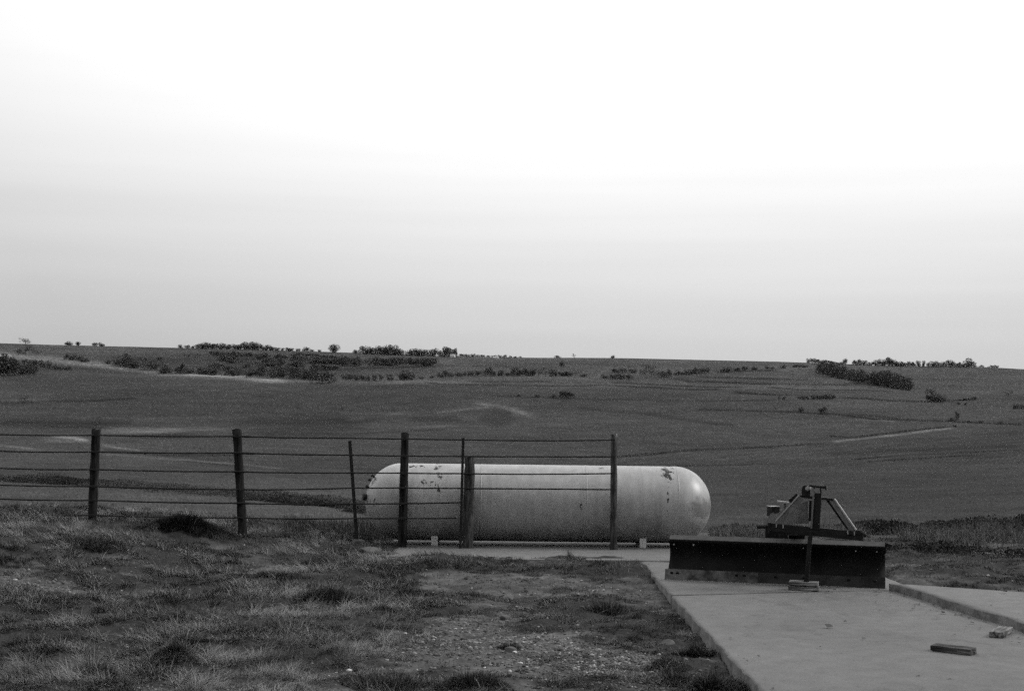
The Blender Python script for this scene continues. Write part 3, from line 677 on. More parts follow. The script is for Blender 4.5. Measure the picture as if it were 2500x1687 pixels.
# clevis plate (rounded top) and bright pin
c_ = [(1957, 1212), (1957, 1193), (1960, 1187), (1965, 1184.5), (1976, 1184.5), (1978, 1190), (1978, 1212)]
for dy in (DY-.01, DY+.10):
    bm = bmesh.new(); a_ = [bm.verts.new(B(x_, y_, dy)) for x_, y_ in c_]; b_ = [bm.verts.new(B(x_, y_, dy)+Vector((0, .012, 0))) for x_, y_ in c_]
    bm.faces.new(a_); bm.faces.new(b_[::-1])
    for i in range(len(c_)): bm.faces.new((a_[i], a_[(i+1) % 7], b_[(i+1) % 7], b_[i]))
    obj('bracket_plate', bm, M_armd, blade)
bm = bmesh.new(); p = B(1972, 1192, DY-.02); tube(bm, [p+Vector((0, -.012, 0)), p+Vector((0, .15, 0))], .024, 14); tube(bm, [p+Vector((0, -.03, 0)), p+Vector((0, -.012, 0))], .012, 10); obj('link_pin', bm, M_bright, blade)
# adjusting rod on top
bm = bmesh.new(); tube(bm, [B(1976, 1185.5), B(2016, 1190)], .011, 8); obj('adjusting_rod', bm, M_armd, blade)
bm = bmesh.new(); bar(bm, B(2015, 1184.5), B(2017, 1195.5), .014, .05, (0, 1, 0)); bar(bm, B(2003, 1187), B(2004, 1206), .014, .02, (0, 1, 0)); bar(bm, B(1988, 1186), B(1989, 1204), .012, .02, (0, 1, 0)); obj('rod_handle', bm, M_armd, blade)
bm = bmesh.new(); bar(bm, B(2001, 1183, DY), B(2011, 1183.3, DY), .006, .01); obj('cotter_pin', bm, M_bright, blade)
# cross plate
bm = bmesh.new(); bar(bm, B(1950, 1211, DY+.03), B(2035, 1219, DY+.03), .024, .08, (0, 1, 0)); obj('cross_plate', bm, M_armd, blade)
# braces: angle iron, a face plate and an upstanding edge with sky light painted on as bright steel
def brace(a_, b_, wpx, side, nm='brace', mat=None):
    A_, B_ = B(*a_), B(*b_)
    bm = bmesh.new(); bar(bm, A_, B_, wpx*pxm, .010, (0, 1, 0))
    d_ = (B_-A_).normalized(); s_ = d_.cross(Vector((0, 1, 0))).normalized()*(wpx*pxm/2)*side
    o = obj(nm, bm, mat or M_arm, blade, bevel=.0015); bm = bmesh.new(); bar(bm, A_+s_+Vector((0, .02, 0)), B_+s_+Vector((0, .02, 0)), .013, .07, (0, 1, 0)); obj('brace_lit_edge', bm, M_bright, o); return o
brace((1956, 1214, DY-.03), (1899, 1277, DY-.03), 15, -1)
brace((2031, 1221, DY), (2084, 1297, DY), 13, 1)
bm = bmesh.new(); bar(bm, B(2018, 1217, DY+.06), B(2071, 1292, DY+.06), .022, .04); obj('inner_brace', bm, M_armd, blade)
bm = bmesh.new(); bar(bm, B(1949, 1208, DY+.14), B(1928, 1226, DY+.14), .045, .02); obj('rear_link', bm, M_armd, blade)
# sheet guard behind the left brace
bm = bmesh.new(); c_ = [(1972, 1222), (1974, 1278), (1868, 1282), (1866, 1268), (1904, 1249), (1940, 1236)]
a_ = [bm.verts.new(B(x_, y_, DY+.16)) for x_, y_ in c_]; b_ = [bm.verts.new(B(x_, y_, DY+.16)+Vector((0, .006, 0))) for x_, y_ in c_]
bm.faces.new(a_); bm.faces.new(b_[::-1])
for i in range(6): bm.faces.new((a_[i], a_[(i+1) % 6], b_[(i+1) % 6], b_[i]))
obj('guard_plate', bm, simple('dull_grey_sheet', .14, .3, 10, .8, .2), blade)
# bolts of the clamps
for (x_, y_) in ((1895.5, 1283), (1912, 1285), (2070, 1300), (2086, 1302)):
    bm = bmesh.new(); p = B(x_, y_, DY-.05); tube(bm, [p+Vector((0, 0, .018)), p-Vector((0, 0, .016))], .006, 6); obj('clamp_bolt', bm, M_bright, blade)
for (x_, y_) in ((2078, 1300), (2095, 1299)):
    bm = bmesh.new(); box(bm, B(x_, y_, DY-.03), (.05, .05, .04), Matrix.Rotation(R(6), 3, 'Y')); obj('clamp_block', bm, M_armd, blade, bevel=.003)
# turntable housing under the toolbar
bm = bmesh.new()
for (x0, y0, x1, y1) in ((1868, 1290, 1922, 1322), (1926, 1296, 1938, 1321), (1944, 1296, 1965, 1321)):
    a_, b_ = B(x0, y1, DY+.56), B(x1, y0, DY+.56); box(bm, ((a_.x+b_.x)/2, DY+.70, (a_.z+b_.z)/2), (b_.x-a_.x, .28, b_.z-a_.z))
obj('turntable_housing', bm, M_armd, blade, bevel=.006)
bm = bmesh.new(); a_ = B(1925, 1321, DY+.54); box(bm, (a_.x, DY+.54, a_.z+.03), (.012, .02, .07)); obj('housing_bolt', bm, M_arm, blade)
bm = bmesh.new(); tube(bm, [B(1920, 1300, DY+.70)-Vector((0, 0, .10)), B(1920, 1300, DY+.70)], .16, 24); obj('turntable_disc', bm, M_armd, blade)
bm = bmesh.new(); bar(bm, B(1985, 1296, DY+.03), B(1925, 1297, DY+.7), .09, .09, (0, 0, 1)); obj('spine_beam', bm, M_armd, blade, bevel=.004)
# box and bar at the far left
bm = bmesh.new(); p = B(1888, 1249, DY+.80); box(bm, p, (.095, .11, .105), Matrix.Rotation(R(35), 3, 'Z')); bx_ = obj('offset_lug_box', bm, M_armd, blade, bevel=.003)
bm = bmesh.new(); box(bm, p+Vector((0, 0, .057)), (.10, .115, .008), Matrix.Rotation(R(35), 3, 'Z')); obj('box_cap', bm, M_bright, blade)
bm = bmesh.new(); bar(bm, B(1888, 1254, DY+.80), B(1884, 1280, DY+.2), .05, .05); obj('box_stem', bm, M_armd, blade)
bm = bmesh.new(); bar(bm, B(1897, 1224, DY+.75), B(1936, 1228, DY+.75), .018, .07, (0, 1, 0)); obj('swing_lever', bm, M_bright, blade)
bm = bmesh.new(); bar(bm, B(1917, 1228, DY+.75), B(1914, 1262, DY+.75), .022, .02); obj('lever_post', bm, M_arm, blade)
# parking stand in front of the mouldboard
bm = bmesh.new(); bar(bm, bl(1979, 1296, DY-.07), bl(1969, 1418, DY-.07), .042, .042, (0, 1, 0)); st = obj('parking_stand', bm, M_armd, blade, bevel=.003)
p = bl(1969, 1417, DY-.07); bm = bmesh.new(); box(bm, p, (.055, .07, .012)); obj('stand_foot', bm, M_armd, blade)
stz = p.z

# boards under the stand and loose on the slab
M_board = wood('pale_weathered_board', .105, (.5, 5, 5), (.12, 1, 1)); M_board3 = wood('old_board', .045, (.5, 5, 5), (.12, 1, 1)); M_board2 = wood('wet_dark_board', .035, (.5, 5, 5), (.12, 1, 1))
pc = BM @ p
def board(name, loc, size, rz, mat, label, group=None, tilt=0):
    o = empty('x'); bpy.data.objects.remove(o)
    bm = bmesh.new(); box(bm, (0, 0, size[2]/2), size, jitter=.003)
    bmesh.ops.subdivide_edges(bm, edges=bm.edges, cuts=3, use_grid_fill=True)
    for v in bm.verts: v.co += Vector([random.uniform(-.0022, .0022) for _ in range(3)])
    o = obj(name, bm, mat, bevel=.003); o.location = loc; o.rotation_euler = (0, tilt, rz); tag(o, label, 'board', group); return o
h1 = (stz-.008)/2
cs = Vector((at(1964, 1430, pc.y).x, pc.y, 0))
bw_ = 72/F*pc.y
board('wooden_block', (cs.x, cs.y+.02, .004), (bw_*1.0, .13, h1-.004), yawb+R(1), M_board, 'lower pale board lying on the concrete below the other one under the blade stand', 'boards stacked under the blade stand')
board('wooden_block', (cs.x-.004, cs.y+.012, h1+.006), (bw_*.965, .12, h1-.006), yawb+R(-1.5), M_board, 'upper pale board of the stacked two, carrying the foot of the blade stand', 'boards stacked under the blade stand')
p1 = onz(2330, 1594, 0); board('wooden_block', (p1.x, p1.y+.02, .004), (.30, .115, .042), R(-40), M_board3, 'short dark chunk of lumber lying alone in the middle of the concrete slab', 'loose boards on the slab')
p2 = onz(2429, 1556, 0); board('wooden_block', (p2.x+.10, p2.y+.15, .004), (.38, .11, .04), R(60), M_board, 'pale topped board pointing away beside the raised slab edge', 'loose boards on the slab')

# ------------------------------------------------------------------ rubble, stones, litter
M_rock = simple('grey_rubble', .085, .35, 7, .95, .1)
def rock(name, loc, s, flat, rz, mat, label, cat, group=None, sd=0):
    bm = bmesh.new(); bmesh.ops.create_icosphere(bm, subdivisions=3, radius=1)
    rs = np.random.default_rng(sd); pl = rs.normal(size=(9, 3)); pl /= np.linalg.norm(pl, axis=1)[:, None]; pd = rs.uniform(.55, .8, 9)
    for v in bm.verts:
        c = np.array(v.co)
        for n_, d_ in zip(pl, pd):
            k_ = c@n_
            if k_ > d_: c = c-n_*(k_-d_)*.9
        v.co = Vector((c[0]*s, c[1]*s*.8, c[2]*s*flat))*(1+random.uniform(-.02, .02))
    o = obj(name, bm, mat); o.location = loc; o.rotation_euler = (0, 0, rz)
    tag(o, label, cat, group); return o
def gz(px, py, zz=.0):
    p = onz(px, py, zz); p.z = hgt(p.x, p.y); return p
for i, (a_, b_, s_, f_, lb) in enumerate([(905, 1318, .17, .35, 'flat grey rubble slab among weeds at the foot of the thin stake'), (872, 1307, .13, .45, 'dark lump of rubble right under the thin steel stake'),
        (948, 1322, .16, .25, 'thin pale rubble slab beside the wooden post at the left end of the tank'), (1232, 1503, .06, .7, 'largest pale stone in the gravel patch in the middle of the yard'), (1247, 1587, .055, .7, 'round pale stone lying low in the gravel near the dark grass clump'),
        (1630, 1568, .06, .6, 'pale stone on the dark grass bank beside the slab edge'), (1142, 1422, .06, .6, 'pale stone at the upper edge of the bare dirt patch')]):
    p = gz(a_, b_, .15 if i < 3 else -.06); p.z += s_*f_*.2
    rock('rubble_slab' if i < 3 else 'stone', p, s_, f_, i*1.3, M_rock, lb, 'rubble' if i < 3 else 'stone', 'rubble by the thin stake' if i < 3 else 'single stones in the yard', i)
# gravel: one sheet of loose stones
def scatter(n, ylo, yhi, power=1.0):
    a_ = rng.uniform(R(-24), R(24), n); t = rng.random(n)
    if power == 1.0: r_ = ylo*(yhi/ylo)**t          # density ~ 1/r^2
    else: r_ = 1/(1/ylo+(1/yhi-1/ylo)*t)
    return r_*np.sin(a_), r_*np.cos(a_), a_, r_
def on_concrete(x, y, m=.0):
    c1 = (x > 1.55-m) & (x < 4.6) & (y < 13.7) & (y > -6); c2 = (x > 1.55-m) & (x < 4.1) & (y >= 13.7) & (y < 17); c3 = (x > -1.4) & (y > 17.2-m) & (y < 20.2) & (x < 4.1)
    return c1 | c2 | c3 | ((x > 3.86) & (y < ytop(x)-.03) & (y > 3))
x, y, a_, r_ = scatter(260000, 7.5, 20.5)
gd = grassy(x, y); pt = fbm(x, y, .45, 3, 55)
gravel_c = np.zeros_like(x)
for (px_, py_, rx_, ry_, k_) in [(110, 1445, 1.1, .8, 1.4), (500, 1400, 1.6, .35, .5), (1200, 1540, .75, 1.0, 1.1), (1480, 1610, .6, .8, 1.2), (1560, 1640, .35, .7, 1.3), (1560, 1400, .7, .5, .6), (2200, 1400, .6, .3, 1.2), (1350, 1450, 1.0, .9, .5), (900, 1640, .6, .5, .35), (300, 1680, .8, .4, .6), (1000, 1560, .5, .5, .6)]:
    cx_, cy_ = P0(px_, py_); gravel_c += k_*np.exp(-(((x-cx_)/rx_)**2+((y-cy_)/ry_)**2))
keep = (rng.random(len(x)) < np.clip((gravel_c*1.1-.25+pt*.55)*(1-.75*gd)*.45, .006, 1)) & ~on_concrete(x, y, -.05)
x, y = x[keep], y[keep]; n = len(x); print('gravel', n)
sz = np.exp(rng.normal(math.log(.0058), .5, n)); sz = np.clip(sz, .003, .02); z = height(x, y)+sz*.25
ic = bmesh.new(); bmesh.ops.create_icosphere(ic, subdivisions=1, radius=1); iv = np.array([v.co[:] for v in ic.verts]); itf = np.array([[v.index for v in f.verts] for f in ic.faces]); ic.free()
rot = rng.uniform(0, 6.28, n); ca, sa = np.cos(rot), np.sin(rot)
jv = iv[None]*(1+rng.uniform(-.25, .25, (n, len(iv), 1)))*np.stack([sz*rng.uniform(.8, 1.4, n), sz, sz*rng.uniform(.5, .8, n)], -1)[:, None]
vx = jv[..., 0]*ca[:, None]-jv[..., 1]*sa[:, None]+x[:, None]; vy = jv[..., 0]*sa[:, None]+jv[..., 1]*ca[:, None]+y[:, None]; vz = jv[..., 2]+z[:, None]
VV = np.stack([vx, vy, vz], -1).reshape(-1, 3); FF = (itf[None]+(np.arange(n)*len(iv))[:, None, None]).reshape(-1, 3)
tn = np.clip(np.exp(rng.normal(math.log(.10), .65, n)), .03, .5)
gmt = attr_mat('gravel_stone', .9, .15, fine=[(80, .2)])
tag(npmesh('gravel', VV, [FF], gmt.m, np.repeat(tn, len(iv))), 'loose pale gravel scattered over the bare yard', 'gravel', kind='stuff')
# leaf litter and grit on the concrete
x = rng.uniform(1.6, 5.6, 9000); y = rng.uniform(8, 17, 9000)
xc = x-xcurb(y); k = rng.random(9000) < np.clip(.010+.75*np.exp(-((xc+.13)/.13)**2)*(xc < 0)*(fbm(x, y, .5, 3, 5)*2-.55)+.10*np.exp(-((xc+.4)/.3)**2)*(xc < 0)+.10*np.exp(-((x-1.6)/.08)**2)+.01*(xc > 0), 0, 1)
k &= ~((x > 3.9) & (y > ytop(x)-.1)) & (x < 6)
x, y = x[k], y[k]; n = len(x); print('litter', n)
sz = np.clip(np.exp(rng.normal(math.log(.010), .5, n)), .004, .035); zt_ = np.where((x > xcurb(y)) & (y < ytop(x)), .078, .002)
rot = rng.uniform(0, 6.28, n); q = np.array([[-1, -.5], [.9, -.6], [1.1, .5], [-.8, .6]])
vx = (q[None, :, 0]*np.cos(rot)[:, None]-q[None, :, 1]*np.sin(rot)[:, None])*sz[:, None]+x[:, None]
vy = (q[None, :, 0]*np.sin(rot)[:, None]+q[None, :, 1]*np.cos(rot)[:, None])*sz[:, None]+y[:, None]
vz = zt_[:, None]+.004+rng.uniform(0, .9, (n, 4))*sz[:, None]
tag(npmesh('leaf_litter', np.stack([vx, vy, vz], -1).reshape(-1, 3), [np.arange(n*4).reshape(-1, 4)], attr_mat('litter', .95, .1).m, np.repeat(np.clip(np.exp(rng.normal(math.log(.06), .5, n)), .02, .3), 4)),
    'dead leaves and grit scattered on the concrete', 'leaf litter', kind='stuff')

# ------------------------------------------------------------------ grass
M_grass = attr_mat('dry_matted_grass', .85, .15).m
def blades(x, y, z, ln, wd, lean, az, tn, segs=2):
    """curved grass blades as narrow strips; returns verts, faces(quads,tris), tone"""
    n = len(x); ts = np.linspace(0, 1, segs+1)
    px_, py_ = np.cos(az), np.sin(az); sx, sy = -py_, px_
    tw = rng.uniform(-.9, .9, n); sx2 = sx*np.cos(tw)+px_*np.sin(tw); sy2 = sy*np.cos(tw)+py_*np.sin(tw)
    vs = []
    for i, t in enumerate(ts):
        bend = lean*(.35*t+.65*t*t)
        hx = ln*np.sin(lean)*(.45*t+.55*t*t); hz = ln*np.cos(lean)*t*(1-.28*t*np.clip(lean, 0, 1.5))+ln*.0
        cx_ = x+px_*hx; cy_ = y+py_*hx; cz_ = z+hz
        if i < segs:
            w_ = wd*(1-.35*t)
            vs.append(np.stack([cx_-sx2*w_/2, cy_-sy2*w_/2, cz_], -1)); vs.append(np.stack([cx_+sx2*w_/2, cy_+sy2*w_/2, cz_], -1))
        else: vs.append(np.stack([cx_, cy_, cz_], -1))
    Vb = np.stack(vs, 1); m = Vb.shape[1]; base = (np.arange(n)*m)[:, None]
    Q = np.concatenate([base+np.array([[2*i, 2*i+1, 2*i+3, 2*i+2]]) for i in range(segs-1)]) if segs > 1 else np.zeros((0, 4), int)
    T = base+np.array([[2*(segs-1), 2*(segs-1)+1, 2*segs]])
    tt = np.repeat(tn, m)
    return Vb.reshape(-1, 3), Q, T, tt
def grass_obj(name, parts, mat, label, cat, kind='stuff', parent=None):
    off = 0; Vs = []; Qs = []; Ts = []; tt = []
    for v_, q_, t_, c_ in parts: Vs.append(v_); Qs.append(q_+off); Ts.append(t_+off); tt.append(c_); off += len(v_)
    o = npmesh(name, np.concatenate(Vs), [np.concatenate(Qs), np.concatenate(Ts)], mat, np.concatenate(tt), parent)
    return tag(o, label, cat, kind=kind)
x, y, a_, r_ = scatter(2300000, 7.3, 22.5)
gd = grassy(x, y); clump = fbm(x, y, .16, 3, 91)
keep = (rng.random(len(x)) < ((.20+.80*gd**1.2)*(.30+1.2*ss(.35, .65, clump))*.74)) & ~on_concrete(x, y, .0)
x, y, gd, clump, r_ = x[keep], y[keep], gd[keep], clump[keep], r_[keep]; n = len(x); print('grass', n)
big = fbm(x, y, 1.1, 3, 17); lf = ss(-.2, -1.4, x-.08*(y-12))
ln = (.016+.047*gd*ss(.3, .7, clump)*(.55+.8*lf)*(.6+.9*big))*np.exp(rng.normal(0, .3, n))*(.8+.8*ss(.5, .72, clump))
combed = fbm(x, y, 1.6, 2, 44)*9
az = np.where(rng.random(n) < .65, combed+rng.normal(0, .7, n), rng.uniform(0, 6.28, n))
tpatch = fbm(x, y, .5, 4, 101)  # random tone patches; the dark ones paint shadow into the turf
base = .050*np.exp((tpatch-.5)*4.2+(clump-.5)*3.2)*(.8+.4*lf)
base = np.where(x > .8, base*.75, base)
tn = np.clip(base*(1-.8*np.exp(-(((x-TUSS[0][0])/.8)**2+((y-TUSS[0][1])/.6)**2)))*np.exp(rng.normal(0, .42, n)), .008, .22)
g1 = blades(x, y, height(x, y)-.004, ln, .0031*np.exp(rng.normal(0, .25, n))*(.8+r_/40), np.clip(rng.normal(1.15, .35, n), .1, 1.52), az, tn)
grass_obj('grass', [g1], M_grass, 'short matted dry grass over the yard', 'grass')
# scattered straws and low dark rosettes in the worn part
x, y, a_, r_ = scatter(15000, 7.3, 20); gd = grassy(x, y)
keep = ~on_concrete(x, y) & (rng.random(len(x)) < .25+.75*gd*ss(.45, .6, fbm(x, y, .5, 3, 131))); x, y = x[keep], y[keep]; n = len(x)
sA = blades(x, y, height(x, y), np.clip(np.exp(rng.normal(math.log(.10), .35, n)), .04, .22), np.full(n, .0032), np.clip(rng.normal(1.25, .3, n), .3, 1.55), rng.uniform(0, 6.28, n), np.clip(.085*np.exp(rng.normal(0, .35, n)), .03, .2), 4)
grass_obj('straw', [sA], M_grass, 'loose dry straws lying over the yard', 'straw')
x, y, a_, r_ = scatter(2600, 7.5, 19); gd = grassy(x, y); keep = ~on_concrete(x, y, .05) & (fbm(x, y, .45, 3, 141) > .48) & (x > -2.6)
x, y = x[keep], y[keep]; m = 46; rr0 = np.exp(rng.normal(math.log(.045), .4, len(x))); X2 = np.repeat(x, m)+rng.normal(0, 1, len(x)*m)*np.repeat(rr0, m); Y2 = np.repeat(y, m)+rng.normal(0, 1, len(x)*m)*np.repeat(rr0, m)
kk = ~on_concrete(X2, Y2, -.04); X2, Y2 = X2[kk], Y2[kk]; n = len(X2)
c1, s1 = np.zeros(n), rng.uniform(.006, .014, n)
def leaves_low(x, y, z, s, tn):
    v_, q_, t_, c_ = leaves(x, y, z, s, tn); v4 = v_.reshape(-1, 4, 3); zc_ = v4[:, :, 2].mean(1, keepdims=True); v4[:, :, 2] = zc_+(v4[:, :, 2]-zc_)*.5; return v4.reshape(-1, 3), q_, t_, c_
LOWW = (X2, Y2, s1)
# clumps that stand out of the lawn
def tussock(px_, py_, rad_, hh, n, dark, label, droop=1.0, z0=-.05, name='grass_tussock', pale=.12):
    if hh > .075 and rad_ > .08: n = int(n*1.5); hh *= .62; droop += .45
    p = onz(px_, py_, z0); root = (p.x, p.y)
    rr_ = rad_*np.sqrt(rng.random(n)); th_ = rng.uniform(0, 6.28, n)
    x = p.x+rr_*np.cos(th_); y = p.y+rr_*np.sin(th_)*.8
    ln = hh*(1.15-.5*(rr_/rad_)**2)*np.exp(rng.normal(0, .25, n)); lean = np.clip(.15+droop*(rr_/rad_)+rng.normal(0, .3, n), .02, 1.45)
    az = th_+rng.normal(0, .9, n); tn = np.where(rng.random(n) < pale+.06, rng.uniform(.05, .14, n), dark*np.exp(rng.normal(0, .6, n)))
    pz = hgt(p.x, p.y); v_, q_, t_, c_ = blades(x, y, height(x, y)-.005, ln, np.full(n, .0042), lean, az, tn, 3)
    v_ = v_-np.array([p.x, p.y, pz]); o = npmesh(name, v_, [q_, t_], M_grass, c_); o.location = (p.x, p.y, pz)
    return tag(o, label, 'grass clump', 'grass clumps in the yard')
tussock(455, 1303, .62, .11, 12000, .010, 'low dark mound of dead grass below the fence between the two left posts', .9, z0=.2, pale=-.05)
tussock(430, 1607, .23, .10, 3600, .060, 'domed tangled grass clump in the left foreground with pale stems over it', 1.5)
tussock(1145, 1668, .26, .09, 2600, .028, 'dark ragged grass clump at the bottom edge of the yard left of the gravel', 1.0)
tussock(940, 1655, .30, .08, 2600, .028, 'dark grass clump at the bottom edge, left of the ragged one', .7)
tussock(800, 1468, .34, .10, 3200, .026, 'wide dark grass clump in the middle of the lawn', .8)
tussock(215, 1375, .55, .11, 4200, .026, 'long dark band of tall grass above the gravel on the left', .8, z0=0)
tussock(670, 1420, .22, .08, 1300, .022, 'small dark grass clump above the wide one in the lawn', .7)
tussock(1480, 1480, .22, .12, 900, .028, 'thin weed with fine stems on the worn dirt near the slab', .5, pale=.2)
tussock(1700, 1590, .13, .12, 1100, .016, 'upper dark weed tuft against the left side of the slab', .6)
tussock(1735, 1668, .16, .13, 1500, .016, 'lower dark weed tuft against the left side of the slab', .6)
tussock(1650, 1650, .15, .07, 900, .018, 'dark creeping weed patch between the gravel and the slab', .9)
tussock(1391, 1368, .03, .12, 60, .05, 'single upright weed at the front edge of the tank pad', .25, z0=0)
tussock(1850, 1508, .035, .035, 120, .03, 'small dark tuft lying on the concrete slab', 1.2, z0=.0)
tussock(232, 1640, .14, .18, 500, .028, 'tall wispy grass tuft at the lower left', .5, pale=.3)
tussock(1240, 1575, .10, .09, 500, .024, 'little dark tuft between the pale stones', .6)
tussock(1060, 1385, .45, .05, 1200, .026, 'low dark grass strip in front of the left half of the tank pad', .8, z0=0)
tussock(1480, 1375, .55, .04, 1400, .024, 'low dark grass strip in front of the right half of the tank pad', .8, z0=0)

# weeds along the yard rim: dark leafy brush behind, pale dry stalks in front
M_leaf = attr_mat('weed_leaf', .8, .2).m
def leaves(cx, cy, cz, s, tn):
    n = len(cx); d1 = rng.normal(size=(n, 3)); d1 /= np.linalg.norm(d1, axis=1)[:, None]; d2 = rng.normal(size=(n, 3)); d2 -= (d2*d1).sum(1)[:, None]*d1; d2 /= np.linalg.norm(d2, axis=1)[:, None]
    c = np.stack([cx, cy, cz], -1); s = s[:, None]
    Vv = np.stack([c-d1*s, c-d2*s*.45, c+d1*s, c+d2*s*.45], 1).reshape(-1, 3)
    return Vv, np.arange(n*4).reshape(-1, 4), np.zeros((0, 3), int), np.repeat(tn, 4)
X2, Y2, s1 = LOWW; grass_obj('ground_weeds', [leaves_low(X2, Y2, height(X2, Y2)+rng.random(len(X2))*.02, s1, np.clip(.024*np.exp(rng.normal(0, .5, len(X2))), .008, .09))], M_leaf, 'low dark broad leaved weeds in the worn middle of the yard', 'weeds')
def strip_pts(poly, n, jit):
    ps = np.array([p[0] for p in poly], float); u = rng.uniform(0, 1, n)
    px_ = ps[0]+(ps[-1]-ps[0])*u; Yd = np.interp(px_, ps, [p[1] for p in poly])+rng.normal(0, 1, n)*np.interp(px_, ps, [p[2] for p in poly]); hh = np.interp(px_, ps, [p[3] for p in poly])
    x = (px_-1250)/F*Yd; return x, Yd, hh, px_
# pale dry stalks
parts = []
x, y, hh, pq = strip_pts([(1735, 20.8, .5, .13), (1900, 20.9, .6, .17), (2200, 20.8, .7, .22), (2350, 21.0, .7, .22), (2600, 21.2, .8, .25), (2800, 21.2, .8, .25)], 60000, .5)
k = (fbm(x, y, .7, 3, 12) > .43); x, y, hh = x[k], y[k], hh[k]; n = len(x)
parts.append(blades(x, y, height(x, y)-.01, hh*np.exp(rng.normal(-.15, .35, n)), np.full(n, .0042), np.clip(rng.normal(.6, .4, n), 0, 1.4), rng.uniform(0, 6.28, n), np.clip(.085*np.exp(rng.normal(0, .5, n)), .015, .22), 2))
grass_obj('dry_weeds', parts, M_grass, 'pale dry weed stalks along the right rim of the yard', 'weeds')
x, y, hh, pq = strip_pts([(1735, 23.0, .35, .07), (1800, 23.2, .4, .12), (1880, 23.4, .4, .10), (1960, 23.2, .4, .09), (2090, 22.6, .5, .15), (2150, 22.4, .5, .20), (2240, 22.6, .5, .13), (2330, 22.8, .6, .19), (2420, 22.6, .7, .22), (2520, 22.4, .8, .28), (2800, 22.2, .8, .30)], 60000, .5)
cl_ = fbm(x, y, .45, 3, 15); hh = hh*(.45+1.0*cl_); k = cl_ > .42; x, y, hh = x[k], y[k], hh[k]; n = len(x)
zc = height(x, y)+hh*rng.random(n)**.8*1.25
grass_obj('leafy_weeds', [leaves(x, y, zc, rng.uniform(.012, .034, n), np.clip(.014*np.exp(rng.normal(0, .5, n)), .004, .05))], M_leaf, 'dark leafy weeds growing just over the right rim of the yard', 'weeds')
# weeds under and behind the left end of the tank, and at the foot of the slab bank
x, y, hh, pq = strip_pts([(700, 20.6, .8, .10), (860, 20.4, .7, .16), (905, 20.3, .5, .26), (960, 20.9, .4, .12)], 14000, .4)
k = (fbm(x, y, .4, 3, 19) > .42) & ~on_concrete(x, y); x, y, hh = x[k], y[k], hh[k]; n = len(x)
pA = blades(x, y, height(x, y)-.01, hh*np.exp(rng.normal(-.2, .35, n)), np.full(n, .006), np.clip(rng.normal(.5, .3, n), 0, 1.2), rng.uniform(0, 6.28, n), np.clip(.045*np.exp(rng.normal(0, .5, n)), .012, .2), 2)
grass_obj('tall_grass', [pA], M_grass, 'tall tangled grass behind the fence at the left end of the tank', 'tall grass')
# dark row at the grassy edge right of the blade
x, y, hh, pq = strip_pts([(2165, 18.6, .25, .05), (2290, 18.3, .3, .11), (2400, 17.9, .3, .11), (2520, 17.7, .3, .09), (2700, 17.5, .3, .08)], 9000, .4)
k = (fbm(x, y, .5, 3, 29) > .50); x, y, hh = x[k], y[k], hh[k]; n = len(x)
grass_obj('low_weeds', [leaves(x, y, height(x, y)+hh*rng.random(n), rng.uniform(.010, .026, n), np.clip(.014*np.exp(rng.normal(0, .5, n)), .005, .06))], M_leaf, 'low dark ragged weeds edging the grass right of the blade', 'weeds')
# brush line along the field beyond the fence
parts = []
for poly, tb_, nn in (([(-200, 150, 2.5, .8), (0, 150, 2.5, .8), (60, 150, 2.5, 1.0), (150, 150, 3, 1.1), (200, 148, 2.5, .6), (290, 146, 2, .6)], .024, 60000),
                  ([(200, 146, 3, .45), (300, 143, 4, .8), (420, 138, 4, .8), (560, 132, 4, .7), (700, 124, 4, .6), (870, 112, 3.5, .6), (960, 106, 3, .3)], .060, 50000),
                  ([(600, 122, 1.0, .5), (700, 117, 1.5, .7), (800, 108, 1.5, .8), (900, 100, 1.5, .5)], .036, 36000)):
    x, y, hh, pq = strip_pts(poly, nn, 1)
    c_ = fbm(x, y, 5, 3, 8); k = c_ > .36; x, y, hh, c_ = x[k], y[k], hh[k], c_[k]; n = len(x); hh = hh*(.1+1.2*c_)
    parts.append(leaves(x, y, height(x, y)+hh*rng.random(n), rng.uniform(.03, .085, n), np.clip(tb_*.8*np.exp(rng.normal(0, .35, n)), .008, .12)))
grass_obj('brush', parts, M_leaf, 'ragged brush along the ditch in the field beyond the fence', 'brush')

# low growth along the terrace banks and field edges
parts = []
for pts, wd, k in TERR:
    if k > .82: continue
    xs_ = np.arange(pts[0][0], pts[-1][0], 22.0)
    if len(xs_) < 2 or wd > 4: continue
    hp = [ground_hit(a_, float(poly_y(pts, a_))+wd*.3, 60)[0] for a_ in xs_ if -60 < a_ < 2560]
    hp = [h_ for h_ in hp]
    if len(hp) < 2: continue
    hx = np.array([h_.x for h_ in hp]); hy = np.array([h_.y for h_ in hp]); seg = np.hypot(np.diff(hx), np.diff(hy)); ok = seg < 80
    for j in range(len(seg)):
        if not ok[j]: continue
        n = int(min(400, seg[j]*(7 if k < .7 else 3))); t = rng.random(n); rj = math.hypot(hx[j], hy[j])
        x = hx[j]+(hx[j+1]-hx[j])*t+rng.normal(0, .8, n); y = hy[j]+(hy[j+1]-hy[j])*t+rng.normal(0, 1.2, n)
        hn = np.clip(fbm(x, y, 9, 3, 66)*2.6-.85, 0, 1.2)*wd/F*rj*1.7; kk = hn > .12; x, y, hn = x[kk], y[kk], hn[kk]; n = len(x)
        if n: parts.append(leaves(x, y, height(x, y)+hn*rng.random(n), rng.uniform(.12, .32, n), np.clip(.034*np.exp(rng.normal(0, .4, n)), .01, .1)))
print('terrace', sum(len(p[1]) for p in parts))
grass_obj('terrace_brush', parts, M_leaf, 'low dark brush growing in broken lines along the terrace banks', 'brush')
